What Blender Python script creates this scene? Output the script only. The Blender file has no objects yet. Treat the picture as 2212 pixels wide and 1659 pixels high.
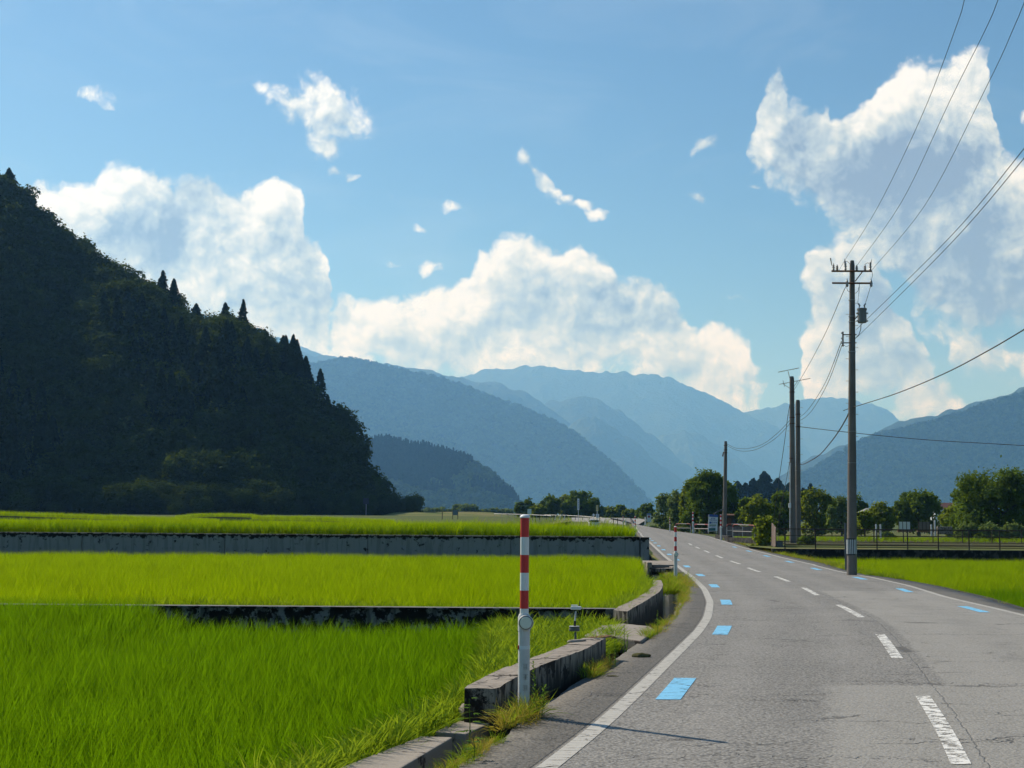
import bpy, bmesh, math, random
import numpy as np
from mathutils import Vector, Matrix, Euler

# ------------------------------------------------------------------ camera
sc = bpy.context.scene
FPX = 3068.0                       # focal length in pixels of a 2212 px wide picture
CAM = Vector((0.0, 0.0, 1.7))
PITCH = math.radians(5.594)
ROLL = 0.0075
RC = Matrix.Rotation(math.pi / 2 + PITCH, 3, 'X') @ Matrix.Rotation(ROLL, 3, 'Z')
cam_d = bpy.data.cameras.new("camera")
cam = bpy.data.objects.new("camera", cam_d)
sc.collection.objects.link(cam)
cam.location = CAM
cam.rotation_euler = RC.to_euler()
cam_d.sensor_width = 36.0
cam_d.lens = 36.0 * FPX / 2212.0
cam_d.clip_start = 0.1
cam_d.clip_end = 60000.0
sc.camera = cam
sc.render.resolution_x = 1024
sc.render.resolution_y = 768

# ------------------------------------------------------------------ exposure / sampling
sc.view_settings.view_transform = 'Standard'
sc.view_settings.look = 'None'
sc.view_settings.gamma = 1.0
sc.view_settings.exposure = 0.3
sc.cycles.use_denoising = True
sc.cycles.max_bounces = 7
sc.cycles.diffuse_bounces = 2
sc.cycles.transmission_bounces = 3
sc.cycles.glossy_bounces = 2
sc.cycles.transparent_max_bounces = 8
sc.cycles.volume_bounces = 1
sc.cycles.sample_clamp_indirect = 4.0
sc.cycles.caustics_reflective = False
sc.cycles.caustics_refractive = False

# ------------------------------------------------------------------ sun
SUN_AZ = math.radians(-46.7)       # to the left of straight ahead (+Y)
SUN_EL = math.radians(39.6)
SUN_DIR = Vector((math.sin(SUN_AZ) * math.cos(SUN_EL), math.cos(SUN_AZ) * math.cos(SUN_EL), math.sin(SUN_EL)))
sd = bpy.data.lights.new("sun", 'SUN')
sd.energy = 4.6
sd.angle = math.radians(0.53)
sd.color = (1.0, 0.94, 0.85)
sun = bpy.data.objects.new("sun", sd)
sc.collection.objects.link(sun)
sun.rotation_euler = (-SUN_DIR).to_track_quat('-Z', 'Y').to_euler()
sun.location = (-40, 40, 60)

# ------------------------------------------------------------------ picture <-> place
def ray(x, y):
    return RC @ Vector(((x - 1106.0) / FPX, (829.5 - y) / FPX, -1.0))
def at(x, y, Y):
    """point in the place seen at picture point (x, y), at forward distance Y"""
    d = ray(x, y); return CAM + d * (Y / d.y)
def on(x, y, z=0.0):
    """point seen at (x, y) on the level z"""
    d = ray(x, y); return CAM + d * ((z - CAM.z) / d.z)

# ------------------------------------------------------------------ node helpers
class NT:
    def __init__(self, tree):
        self.t = tree; self.n = tree.nodes; self.l = tree.links
    def new(self, typ, **kw):
        n = self.n.new(typ)
        for k, v in kw.items(): setattr(n, k, v)
        return n
    def put(self, sock, v):
        if isinstance(v, bpy.types.NodeSocket): self.l.new(v, sock)
        elif v is not None: sock.default_value = v
    def math(self, op, a, b=None, c=None, clamp=False):
        n = self.new('ShaderNodeMath', operation=op); n.use_clamp = clamp
        self.put(n.inputs[0], a); self.put(n.inputs[1], b); self.put(n.inputs[2], c)
        return n.outputs[0]
    def vmath(self, op, a, b=None, c=None):
        n = self.new('ShaderNodeVectorMath', operation=op)
        self.put(n.inputs[0], a); self.put(n.inputs[1], b)
        if c is not None: self.put(n.inputs[2], c)
        return n.outputs['Value'] if op in ('LENGTH', 'DOT_PRODUCT', 'DISTANCE') else n.outputs[0]
    def noise(self, vec, scale, detail=4.0, rough=0.55, dist=0.0, dims='3D', color=False):
        n = self.new('ShaderNodeTexNoise', noise_dimensions=dims)
        if vec is not None: self.put(n.inputs['Vector'], vec)
        n.inputs['Scale'].default_value = scale; n.inputs['Detail'].default_value = detail
        n.inputs['Roughness'].default_value = rough; n.inputs['Distortion'].default_value = dist
        return n.outputs['Color' if color else 'Fac']
    def voro(self, vec, scale, feature='F1', detail=0.0, rough=0.5, smooth=None, rand=1.0):
        n = self.new('ShaderNodeTexVoronoi', feature=feature)
        if vec is not None: self.put(n.inputs['Vector'], vec)
        n.inputs['Scale'].default_value = scale
        n.inputs['Detail'].default_value = detail; n.inputs['Roughness'].default_value = rough
        if smooth is not None and 'Smoothness' in n.inputs: n.inputs['Smoothness'].default_value = smooth
        n.inputs['Randomness'].default_value = rand
        return n.outputs['Distance']
    def ramp(self, fac, stops, interp='LINEAR'):
        n = self.new('ShaderNodeValToRGB'); r = n.color_ramp; r.interpolation = interp
        while len(r.elements) < len(stops): r.elements.new(0.5)
        for e, (p, c) in zip(r.elements, stops):
            e.position = p; e.color = (c, c, c, 1) if isinstance(c, (int, float)) else (*c, 1)
        self.put(n.inputs['Fac'], fac)
        return n.outputs['Color']
    def mix(self, fac, a, b, blend='MIX', clamp=False):
        n = self.new('ShaderNodeMix', data_type='RGBA', blend_type=blend); n.clamp_factor = True
        self.put(n.inputs[0], fac)
        self.put(n.inputs[6], a if not isinstance(a, tuple) else (*a[:3], 1))
        self.put(n.inputs[7], b if not isinstance(b, tuple) else (*b[:3], 1))
        return n.outputs[2]
    def smooth(self, x, lo, hi):
        n = self.new('ShaderNodeMapRange', interpolation_type='SMOOTHSTEP')
        self.put(n.inputs[0], x); n.inputs[1].default_value = lo; n.inputs[2].default_value = hi
        return n.outputs[0]
    def lin(self, x, lo, hi, a=0.0, b=1.0):
        n = self.new('ShaderNodeMapRange', interpolation_type='LINEAR'); n.clamp = True
        self.put(n.inputs[0], x); n.inputs[1].default_value = lo; n.inputs[2].default_value = hi
        n.inputs[3].default_value = a; n.inputs[4].default_value = b
        return n.outputs[0]

# ------------------------------------------------------------------ sky with clouds (by world direction)
# outline of each cloud bank: upper edge and lower edge, as seen over the valley
CLOUD_BANKS = [
 ([(40,430),(60,395),(100,364),(150,370),(200,380),(235,350),(290,342),(340,362),(390,392),(450,380),(500,392),(560,392),(600,374),
   (640,388),(655,430),(662,485),(692,492),(704,540),(712,620),(730,650),(750,700)],
  [(40,430),(60,470),(150,620),(300,840),(720,840),(750,820)], 0),
 ([(695,900),(703,640),(712,604),(740,598),(790,628),(840,642),(880,625),(930,618),(985,610),(1010,580),(1040,540),(1090,520),(1130,497),
   (1175,515),(1210,545),(1250,520),(1300,550),(1340,582),(1390,578),(1430,600),(1470,612),(1490,660),(1505,690),(1545,668),(1590,690),
   (1620,725),(1650,800),(1660,900)],
  [(695,800),(880,850),(960,870),(1040,870),(1110,860),(1200,860),(1480,860),(1530,880),(1600,870),(1660,870)], 0),
 ([(1600,520),(1612,300),(1640,235),(1660,165),(1685,132),(1700,165),(1714,212),(1740,215),(1765,222),(1785,215),(1795,262),(1830,232),
   (1870,200),(1920,150),(1960,120),(2010,115),(2060,112),(2100,97),(2128,112),(2143,150),(2146,210),(2160,270),(2185,320),(2225,350),(2270,360)],
  [(1600,380),(1625,405),(1690,430),(1730,440),(1780,470),(1810,515),(1860,530),(1900,560),(1940,590),(1960,640),(1990,690),(2050,700),
   (2100,730),(2150,760),(2270,740)], 1),
 ([(1710,640),(1722,585),(1742,548),(1790,515),(1850,515),(1890,560),(1930,640),(1970,690),(2010,800),(2090,850),(2110,900)],
  [(1710,640),(1724,700),(1738,760),(1745,860),(1800,890),(1900,890),(1990,905),(2090,900),(2110,860)], 0),
 ([(2030,800),(2060,725),(2110,702),(2160,716),(2212,730),(2270,735)],
  [(2030,760),(2050,795),(2120,820),(2270,812)], 0),
]
CLOUD_PUFFS = [
 (560,186,36,24),(640,212,105,70),(725,258,88,76),(700,310,60,36),(720,375,34,22),(755,392,40,22),(795,415,34,20),(832,432,50,34),
 (1142,345,26,22),(1158,370,28,24),(1176,392,34,24),(1202,410,38,24),(1230,428,40,22),(1258,446,38,18),(1285,464,32,14),(1530,312,34,22),(190,207,50,22),(906,408,26,16),
 (970,450,26,16),(1508,420,22,16),(2206,246,18,22),(843,560,30,18),(1610,645,110,20),(897,490,24,12),
 (925,570,52,32),(1625,400,30,12),(2000,560,60,40),
]
def build_world():
    w = bpy.data.worlds.new("World"); sc.world = w; w.use_nodes = True
    t = NT(w.node_tree)
    for n in list(t.n): t.n.remove(n)
    # density group
    g = bpy.data.node_groups.new("cloud_density", 'ShaderNodeTree')
    g.interface.new_socket("P", in_out='INPUT', socket_type='NodeSocketVector')
    g.interface.new_socket("Density", in_out='OUTPUT', socket_type='NodeSocketFloat')
    g.interface.new_socket("Mass", in_out='OUTPUT', socket_type='NodeSocketFloat')
    g.interface.new_socket("Detail", in_out='OUTPUT', socket_type='NodeSocketFloat')
    q = NT(g)
    gi = q.new('NodeGroupInput'); go = q.new('NodeGroupOutput')
    P = gi.outputs[0]
    w1 = q.vmath('SUBTRACT', q.noise(P, 22.0, 3.0, 0.6, dims='2D', color=True), (0.5, 0.5, 0.5))
    Pw = q.vmath('MULTIPLY_ADD', w1, (0.026, 0.022, 0.0), P)
    sp = q.new('ShaderNodeSeparateXYZ'); q.put(sp.inputs[0], Pw)
    U, V = sp.outputs[0], sp.outputs[1]
    def uv(x, y):
        d = ray(x, y); return d.x / d.y, d.z / d.y
    U0, U1, V0, V1 = -0.40, 0.40, 0.0, 0.42
    un = q.lin(U, U0, U1)
    def edge(pts):
        n = q.new('ShaderNodeFloatCurve'); c = n.mapping.curves[0]; n.mapping.use_clip = True
        pp = []
        for x, y in pts:
            a, b = uv(x, y); pp.append(((a - U0) / (U1 - U0), (b - V0) / (V1 - V0)))
        c.points[0].location = pp[0]; c.points[1].location = pp[-1]
        for p in pp[1:-1]: c.points.new(*p)
        for p in c.points: p.handle_type = 'VECTOR'
        n.mapping.update()
        q.put(n.inputs['Value'], un)
        return q.math('MULTIPLY_ADD', n.outputs[0], V1 - V0, V0)
    base = None
    for top, bot, kind in CLOUD_BANKS:
        ua = uv(*top[0])[0]; ub = uv(*top[-1])[0]
        mt = q.math('MULTIPLY', q.math('SUBTRACT', edge(top), V), FPX / 55.0)
        mb = q.math('MULTIPLY', q.math('MULTIPLY_ADD', edge(bot), -1.0, q.math('ADD', V, 0.010)), FPX / 130.0)
        m = q.math('SMOOTH_MIN', mt, mb, 0.25)
        ml = q.math('MULTIPLY', q.math('SUBTRACT', U, ua), FPX / 40.0)
        m = q.math('MINIMUM', m, ml)
        if ub < 0.38: m = q.math('MINIMUM', m, q.math('MULTIPLY', q.math('SUBTRACT', ub, U), FPX / 40.0))
        base = m if base is None else q.math('MAXIMUM', base, m)
    cx = q.new('ShaderNodeCombineXYZ'); [q.put(cx.inputs[i], U) for i in range(3)]
    cy = q.new('ShaderNodeCombineXYZ'); [q.put(cy.inputs[i], V) for i in range(3)]
    cur = None
    for k in range(0, len(CLOUD_PUFFS), 3):
        tri = CLOUD_PUFFS[k:k + 3]
        a = [uv(b[0], b[1]) for b in tri]; ix = [FPX / b[2] / 1.3 for b in tri]; iy = [FPX / b[3] / 1.3 for b in tri]
        A = q.vmath('MULTIPLY_ADD', cx.outputs[0], tuple(ix), tuple(-a[i][0] * ix[i] for i in range(3)))
        B = q.vmath('MULTIPLY_ADD', cy.outputs[0], tuple(iy), tuple(-a[i][1] * iy[i] for i in range(3)))
        S = q.vmath('MULTIPLY_ADD', B, B, q.vmath('MULTIPLY', A, A))
        cur = S if cur is None else q.vmath('MINIMUM', cur, S)
    s3 = q.new('ShaderNodeSeparateXYZ'); q.put(s3.inputs[0], cur)
    mn = q.math('MINIMUM', q.math('MINIMUM', s3.outputs[0], s3.outputs[1]), s3.outputs[2])
    puff = q.math('MULTIPLY_ADD', q.math('SQRT', mn), -0.80, 0.66)
    base = q.math('MAXIMUM', base, puff)
    base = q.math('MINIMUM', q.math('MAXIMUM', base, -1.2), 1.35)
    fb = q.math('SUBTRACT', q.noise(P, 24.0, 7.0, 0.6, dims='2D'), 0.5)
    n = q.new('ShaderNodeTexVoronoi', voronoi_dimensions='2D', feature='F1')
    q.put(n.inputs['Vector'], Pw); n.inputs['Scale'].default_value = 42.0
    n.inputs['Detail'].default_value = 3.0; n.inputs['Roughness'].default_value = 0.6
    bil = q.math('SUBTRACT', 0.45, n.outputs['Distance'])
    n2 = q.new('ShaderNodeTexVoronoi', voronoi_dimensions='2D', feature='SMOOTH_F1')
    q.put(n2.inputs['Vector'], Pw); n2.inputs['Scale'].default_value = 12.0; n2.inputs['Smoothness'].default_value = 0.35
    bil2 = q.math('SUBTRACT', 0.42, n2.outputs['Distance'])
    det = q.math('MULTIPLY', fb, 0.95)
    det = q.math('MULTIPLY_ADD', bil, 0.42, det)
    det = q.math('MULTIPLY_ADD', bil2, 1.0, det)
    dens = q.math('ADD', det, base)
    q.put(go.inputs[1], base); q.put(go.inputs[2], det)
    q.put(go.inputs[0], dens)

    geo = t.new('ShaderNodeNewGeometry')
    tc = t.new('ShaderNodeTexCoord')
    D = tc.outputs['Generated']
    sx = t.new('ShaderNodeSeparateXYZ'); t.put(sx.inputs[0], D)
    yy = t.math('MAXIMUM', sx.outputs[1], 0.02)
    u = t.math('DIVIDE', sx.outputs[0], yy); v = t.math('DIVIDE', sx.outputs[2], yy)
    cb = t.new('ShaderNodeCombineXYZ'); t.put(cb.inputs[0], u); t.put(cb.inputs[1], v)
    P = cb.outputs[0]
    def dens(p):
        n = t.new('ShaderNodeGroup'); n.node_tree = g; t.put(n.inputs[0], p); return n.outputs[0], n.outputs[1], n.outputs[2]
    d0, m0, e0 = dens(P)
    toward = Vector((-0.55, 0.83, 0.0))
    d1, m1, e1 = dens(t.vmath('ADD', P, tuple(toward * 0.007)))
    d2, m2, e2 = dens(t.vmath('ADD', P, tuple(toward * 0.024)))
    alpha = t.smooth(d0, -0.06, 0.50)
    front = t.smooth(sx.outputs[1], 0.25, 0.45)
    alpha = t.math('MULTIPLY', t.math('MULTIPLY', alpha, front), 0.96)
    # light that reaches each part: less where more cloud lies towards the sun
    rel = t.math('SUBTRACT', e0, e1)
    rel2 = t.math('SUBTRACT', e0, e2)
    thick = t.math('MAXIMUM', t.math('MULTIPLY_ADD', m2, 0.75, t.math('MULTIPLY', d1, 0.25)), 0.0)
    big = t.math('SUBTRACT', t.noise(P, 5.2, 3.0, 0.5, 0.6, dims='2D'), 0.5)
    lit = t.math('MULTIPLY_ADD', rel, 0.80, t.math('MULTIPLY_ADD', thick, -0.44, 0.77))
    lit = t.math('MULTIPLY_ADD', rel2, 0.80, lit)
    lit = t.math('MULTIPLY_ADD', big, 2.6, lit)
    shade = t.math('MULTIPLY', t.smooth(u, 0.21, 0.30), t.math('MULTIPLY', t.smooth(v, 0.30, 0.25), t.smooth(v, 0.125, 0.165)))
    lit = t.math('MULTIPLY_ADD', shade, -0.32, lit)
    mid = t.math('MULTIPLY', t.smooth(u, -0.14, -0.08), t.smooth(u, 0.20, 0.14))
    lit = t.math('MULTIPLY_ADD', mid, 0.12, lit)
    ccol = t.ramp(t.math('MULTIPLY_ADD', lit, 0.60, 0.25), [(0.0, (0.24, 0.31, 0.44)), (0.20, (0.34, 0.43, 0.55)), (0.40, (0.49, 0.59, 0.67)), (0.62, (0.70, 0.77, 0.79)), (0.84, (0.92, 0.95, 0.94)), (1.0, (1.05, 1.05, 1.02))])
    # thin high veil
    vs = t.vmath('MULTIPLY', P, (2.2, 6.5, 1.0))
    veil = t.smooth(t.noise(vs, 2.3, 5.0, 0.6, 0.6, dims='2D'), 0.48, 0.82)
    veil = t.math('MULTIPLY', t.math('MULTIPLY', veil, 0.10), front)
    sky = t.new('ShaderNodeTexSky', sky_type='NISHITA')
    sky.sun_disc = False
    sky.sun_elevation = SUN_EL
    sky.sun_rotation = SUN_AZ
    sky.altitude = 200.0
    sky.air_density = 1.0; sky.dust_density = 0.35; sky.ozone_density = 3.0
    SKY_STR = 0.072
    skyt = t.vmath('MULTIPLY', sky.outputs[0], (0.70, 0.93, 1.06))
    base = t.mix(veil, skyt, tuple(c / SKY_STR for c in (0.62, 0.74, 0.86)))
    cl = t.vmath('MULTIPLY', ccol, (1 / SKY_STR * 0.84,) * 3)
    col = t.mix(alpha, base, cl)
    bg = t.new('ShaderNodeBackground'); bg.inputs['Strength'].default_value = SKY_STR
    t.put(bg.inputs['Color'], col)
    out = t.new('ShaderNodeOutputWorld'); t.l.new(bg.outputs[0], out.inputs[0])
    w.cycles.sampling_method = 'MANUAL'; w.cycles.sample_map_resolution = 512
build_world()

# ------------------------------------------------------------------ object helpers
def tagged(o, label=None, cat=None, group=None, kind=None):
    if label: o['label'] = label
    if cat: o['category'] = cat
    if group: o['group'] = group
    if kind: o['kind'] = kind
    return o
def link(o, parent=None):
    sc.collection.objects.link(o)
    if parent is not None: o.parent = parent
    return o
def empty(name, loc, label=None, cat=None, group=None, rz=0.0):
    o = bpy.data.objects.new(name, None); o.empty_display_size = 0.2
    o.location = loc; o.rotation_euler = (0, 0, rz); link(o)
    return tagged(o, label, cat, group)
def mesh_np(name, V, F, mats, parent=None, smooth=False, attrs=None, mat_idx=None, linked=True):
    """V (n,3) array, F (m,k) array or list of faces"""
    me = bpy.data.meshes.new(name)
    V = np.asarray(V, dtype=np.float32)
    if isinstance(F, np.ndarray):
        k = F.shape[1]; m = F.shape[0]
        me.vertices.add(len(V)); me.vertices.foreach_set('co', V.ravel())
        me.loops.add(m * k); me.loops.foreach_set('vertex_index', F.astype(np.int32).ravel())
        me.polygons.add(m); me.polygons.foreach_set('loop_start', np.arange(0, m * k, k, dtype=np.int32))
        me.update(calc_edges=True)
    else:
        me.from_pydata([tuple(map(float, v)) for v in V], [], F)
    if not isinstance(mats, (list, tuple)): mats = [mats]
    for m_ in mats: me.materials.append(m_)
    if mat_idx is not None: me.polygons.foreach_set('material_index', np.asarray(mat_idx, dtype=np.int32))
    if smooth: me.polygons.foreach_set('use_smooth', np.ones(len(me.polygons), dtype=bool))
    for an, (dom, dt, arr) in (attrs or {}).items():
        a = me.attributes.new(an, dt, dom)
        a.data.foreach_set('value' if dt == 'FLOAT' else 'vector', np.asarray(arr, dtype=np.float32).ravel())
    me.validate(); me.update()
    o = bpy.data.objects.new(name, me)
    if linked: link(o, parent)
    return o
class MB:
    """collects primitive solids into one mesh"""
    def __init__(self): self.v = []; self.f = []; self.m = []
    def add(self, vs, fs, mi=0):
        n = len(self.v); self.v += [tuple(v) for v in vs]; self.f += [tuple(i + n for i in f) for f in fs]; self.m += [mi] * len(fs)
    def box(self, c, s, M=None, mi=0, taper=1.0):
        hx, hy, hz = s[0] / 2, s[1] / 2, s[2] / 2
        vs = [Vector((x * (taper if z > 0 else 1), y * (taper if z > 0 else 1), z)) for z in (-hz, hz) for x, y in ((-hx, -hy), (hx, -hy), (hx, hy), (-hx, hy))]
        if M is not None: vs = [M @ v for v in vs]
        vs = [v + Vector(c) for v in vs]
        self.add(vs, [(3, 2, 1, 0), (4, 5, 6, 7), (0, 1, 5, 4), (1, 2, 6, 5), (2, 3, 7, 6), (3, 0, 4, 7)], mi)
        return self
    def tube(self, pts, r, n=8, mi=0, caps=True):
        pts = [Vector(p) for p in pts]; rs = r if isinstance(r, (list, tuple)) else [r] * len(pts)
        base = len(self.v); up = Vector((0.13, 0.21, 1)).normalized()
        for i, p in enumerate(pts):
            d = (pts[min(i + 1, len(pts) - 1)] - pts[max(i - 1, 0)])
            if d.length < 1e-9: d = Vector((0, 0, 1))
            d.normalize()
            a = d.cross(up)
            if a.length < 0.05: a = d.cross(Vector((1, 0, 0)))
            a.normalize(); b = d.cross(a)
            for k in range(n):
                t = 2 * math.pi * k / n
                self.v.append(tuple(p + (a * math.cos(t) + b * math.sin(t)) * rs[i]))
        for i in range(len(pts) - 1):
            for k in range(n):
                k2 = (k + 1) % n
                self.f.append((base + i * n + k, base + i * n + k2, base + (i + 1) * n + k2, base + (i + 1) * n + k)); self.m.append(mi)
        if caps:
            self.f.append(tuple(base + k for k in range(n))); self.m.append(mi)
            self.f.append(tuple(base + (len(pts) - 1) * n + k for k in reversed(range(n)))); self.m.append(mi)
        return self
    def lathe(self, prof, n=20, c=(0, 0, 0), M=None, mi=0):
        """prof: list of (radius, z)"""
        base = len(self.v)
        for r, z in prof:
            for k in range(n):
                t = 2 * math.pi * k / n; v = Vector((r * math.cos(t), r * math.sin(t), z))
                if M is not None: v = M @ v
                self.v.append(tuple(v + Vector(c)))
        for i in range(len(prof) - 1):
            for k in range(n):
                k2 = (k + 1) % n
                self.f.append((base + i * n + k, base + i * n + k2, base + (i + 1) * n + k2, base + (i + 1) * n + k)); self.m.append(mi)
        self.f.append(tuple(base + k for k in reversed(range(n)))); self.m.append(mi)
        self.f.append(tuple(base + (len(prof) - 1) * n + k for k in range(n))); self.m.append(mi)
        return self
    def prism(self, poly, z0, z1, mi=0):
        """poly: plan outline [(x, y)], z0/z1 numbers or per-vertex lists"""
        n = len(poly); z0 = z0 if isinstance(z0, (list, tuple)) else [z0] * n; z1 = z1 if isinstance(z1, (list, tuple)) else [z1] * n
        vs = [(p[0], p[1], z) for p, z in zip(poly, z0)] + [(p[0], p[1], z) for p, z in zip(poly, z1)]
        fs = [tuple(reversed(range(n))), tuple(range(n, 2 * n))] + [(i, (i + 1) % n, n + (i + 1) % n, n + i) for i in range(n)]
        self.add(vs, fs, mi); return self
    def obj(self, name, mats, parent=None, smooth=False, bevel=0.0):
        o = mesh_np(name, np.array(self.v), self.f, mats, parent, mat_idx=self.m)
        bm = bmesh.new(); bm.from_mesh(o.data); bmesh.ops.recalc_face_normals(bm, faces=bm.faces)
        if bevel > 0:
            bmesh.ops.bevel(bm, geom=[e for e in bm.edges if len(e.link_faces) == 2 and e.calc_face_angle(0) > 0.6], offset=bevel, segments=2, affect='EDGES', profile=0.6)
        bm.to_mesh(o.data); bm.free()
        if smooth:
            o.data.polygons.foreach_set('use_smooth', np.ones(len(o.data.polygons), dtype=bool))
            try: o.data.set_sharp_from_angle(angle=math.radians(40))
            except Exception: pass
        return o
def interp(pts, x):
    """piecewise linear through rows (x, a, b, ...)"""
    a = np.array(pts, dtype=float); return np.array([np.interp(x, a[:, 0], a[:, k]) for k in range(1, a.shape[1])])
# smooth 2-d value noise for numpy
def vnoise(x, y, seed=0):
    x = np.asarray(x, float); y = np.asarray(y, float)
    xi = np.floor(x).astype(np.int64); yi = np.floor(y).astype(np.int64); xf = x - xi; yf = y - yi
    def h(a, b):
        n = (a * 374761393 + b * 668265263 + seed * 974634777) & 0xFFFFFFFF
        n = ((n ^ (n >> 13)) * 1274126177) & 0xFFFFFFFF
        return ((n ^ (n >> 16)) & 0xFFFF) / 65535.0
    u = xf * xf * (3 - 2 * xf); v = yf * yf * (3 - 2 * yf)
    return (h(xi, yi) * (1 - u) + h(xi + 1, yi) * u) * (1 - v) + (h(xi, yi + 1) * (1 - u) + h(xi + 1, yi + 1) * u) * v
def fbm(x, y, oct=4, seed=0):
    s = 0; a = 0.5; t = 0
    for o in range(oct):
        s = s + a * vnoise(x * 2 ** o, y * 2 ** o, seed + o * 17); t += a; a *= 0.5
    return s / t

# ------------------------------------------------------------------ materials
def mat(name, fn):
    m = bpy.data.materials.new(name); m.use_nodes = True
    t = NT(m.node_tree); t.n.clear()
    out = t.new('ShaderNodeOutputMaterial'); fn(t, out); return m
def principled(t, out, color, rough=0.8, spec=0.3, normal=None, metal=0.0):
    b = t.new('ShaderNodeBsdfPrincipled')
    t.put(b.inputs['Base Color'], color if not isinstance(color, tuple) else (*color[:3], 1)); t.put(b.inputs['Roughness'], rough)
    t.put(b.inputs['Specular IOR Level'], spec); b.inputs['Metallic'].default_value = metal
    if normal is not None: t.put(b.inputs['Normal'], normal)
    t.l.new(b.outputs[0], out.inputs[0]); return b
def bump(t, h, strength=0.4, dist=0.02):
    b = t.new('ShaderNodeBump'); b.inputs['Strength'].default_value = strength; b.inputs['Distance'].default_value = dist
    t.put(b.inputs['Height'], h); return b.outputs[0]
def pos(t): return t.new('ShaderNodeNewGeometry').outputs['Position']
def leafmat(name, dark, light, trans, tfac=0.35, vary='inst', gloss=0.0, patch=0.0):
    """leaf: diffuse + light through the blade"""
    def fn(t, out):
        a = t.new('ShaderNodeAttribute', attribute_name='tint')
        fac = a.outputs['Fac']
        if vary == 'inst':
            oi = t.new('ShaderNodeObjectInfo'); fac = t.math('ADD', t.math('MULTIPLY', oi.outputs['Random'], 0.6), t.math('MULTIPLY', fac, 0.4))
        if patch > 0:
            fac = t.math('ADD', fac, t.math('MULTIPLY', t.math('SUBTRACT', t.noise(pos(t), patch, 3.0), 0.5), 1.0), clamp=True)
        c = t.mix(fac, dark, light)
        tc = t.mix(fac, tuple(x * 0.7 for x in trans), trans)
        d = t.new('ShaderNodeBsdfDiffuse'); t.put(d.inputs[0], c)
        tr = t.new('ShaderNodeBsdfTranslucent'); t.put(tr.inputs[0], tc)
        mx = t.new('ShaderNodeMixShader'); mx.inputs[0].default_value = tfac
        t.l.new(d.outputs[0], mx.inputs[1]); t.l.new(tr.outputs[0], mx.inputs[2])
        last = mx.outputs[0]
        if gloss > 0:
            g = t.new('ShaderNodeBsdfGlossy'); g.inputs['Roughness'].default_value = 0.45; g.inputs[0].default_value = (1, 1, 1, 1)
            m2 = t.new('ShaderNodeMixShader'); m2.inputs[0].default_value = gloss
            t.l.new(last, m2.inputs[1]); t.l.new(g.outputs[0], m2.inputs[2]); last = m2.outputs[0]
        t.l.new(last, out.inputs[0])
    return mat(name, fn)
M = {}
M['rice'] = leafmat('rice_leaf', (0.040, 0.105, 0.003), (0.270, 0.390, 0.004), (0.46, 0.65, 0.004), 0.43, patch=1.2)
M['rice_near'] = leafmat('near_rice_leaf', (0.028, 0.088, 0.003), (0.125, 0.250, 0.004), (0.24, 0.46, 0.004), 0.42, patch=1.0)
M['rice_edge_shade'] = leafmat('rice_leaf_edge_shade', (0.045, 0.12, 0.004), (0.09, 0.19, 0.006), (0.24, 0.42, 0.006), 0.42)  # darker copy of the rice leaf; shade at field edges put into its colour
M['grass'] = leafmat('bank_grass', (0.06, 0.14, 0.010), (0.20, 0.30, 0.030), (0.38, 0.52, 0.02), 0.42)
M['drygrass'] = leafmat('dry_grass', (0.28, 0.23, 0.04), (0.46, 0.38, 0.08), (0.55, 0.46, 0.06), 0.35)
M['weed'] = leafmat('weed_leaf', (0.07, 0.15, 0.03), (0.15, 0.25, 0.04), (0.28, 0.42, 0.05), 0.38)
M['forest'] = leafmat('forest_leaf', (0.012, 0.026, 0.008), (0.050, 0.078, 0.014), (0.085, 0.125, 0.012), 0.34)
M['cedar'] = leafmat('cedar_leaf', (0.009, 0.022, 0.009), (0.026, 0.045, 0.015), (0.03, 0.05, 0.01), 0.18)
M['farforest'] = leafmat('far_forest_leaf', (0.022, 0.045, 0.016), (0.115, 0.165, 0.045), (0.08, 0.12, 0.02), 0.2)
M['tree'] = leafmat('tree_leaf', (0.030, 0.062, 0.014), (0.115, 0.170, 0.030), (0.20, 0.30, 0.025), 0.38, vary='leaf')
M['tree_warm'] = leafmat('tree_leaf_yellowish', (0.050, 0.085, 0.014), (0.17, 0.21, 0.030), (0.30, 0.38, 0.025), 0.40, vary='leaf')
M['tree_grey'] = leafmat('tree_leaf_greyish', (0.055, 0.090, 0.030), (0.21, 0.27, 0.10), (0.24, 0.33, 0.06), 0.36, vary='leaf')
def _bark(t, out):
    p = t.vmath('MULTIPLY', pos(t), (1, 1, 0.25)); n = t.noise(p, 9.0, 5.0)
    principled(t, out, t.ramp(n, [(0.3, (0.035, 0.025, 0.018)), (0.7, (0.12, 0.095, 0.07))]), 0.9, 0.2, bump(t, n, 0.8, 0.03))
M['bark'] = mat('bark', _bark)
def _hill(t, out):
    n = t.noise(pos(t), 0.02, 6.0)
    principled(t, out, t.ramp(n, [(0.3, (0.012, 0.022, 0.010)), (0.7, (0.030, 0.046, 0.018))]), 0.95, 0.1)
M['hill'] = mat('hill_floor', _hill)
def _mount(t, out):
    p = pos(t); n = t.noise(p, 0.0022, 8.0, 0.62); n2 = t.noise(p, 0.03, 4.0, 0.6)
    f = t.math('MULTIPLY_ADD', n2, 0.6, t.math('MULTIPLY', n, 0.7))
    principled(t, out, t.ramp(f, [(0.45, (0.012, 0.026, 0.014)), (0.85, (0.046, 0.070, 0.030))]), 0.95, 0.1, bump(t, f, 1.0, 40.0))
M['mountain'] = mat('mountain_forest', _mount)

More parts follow.
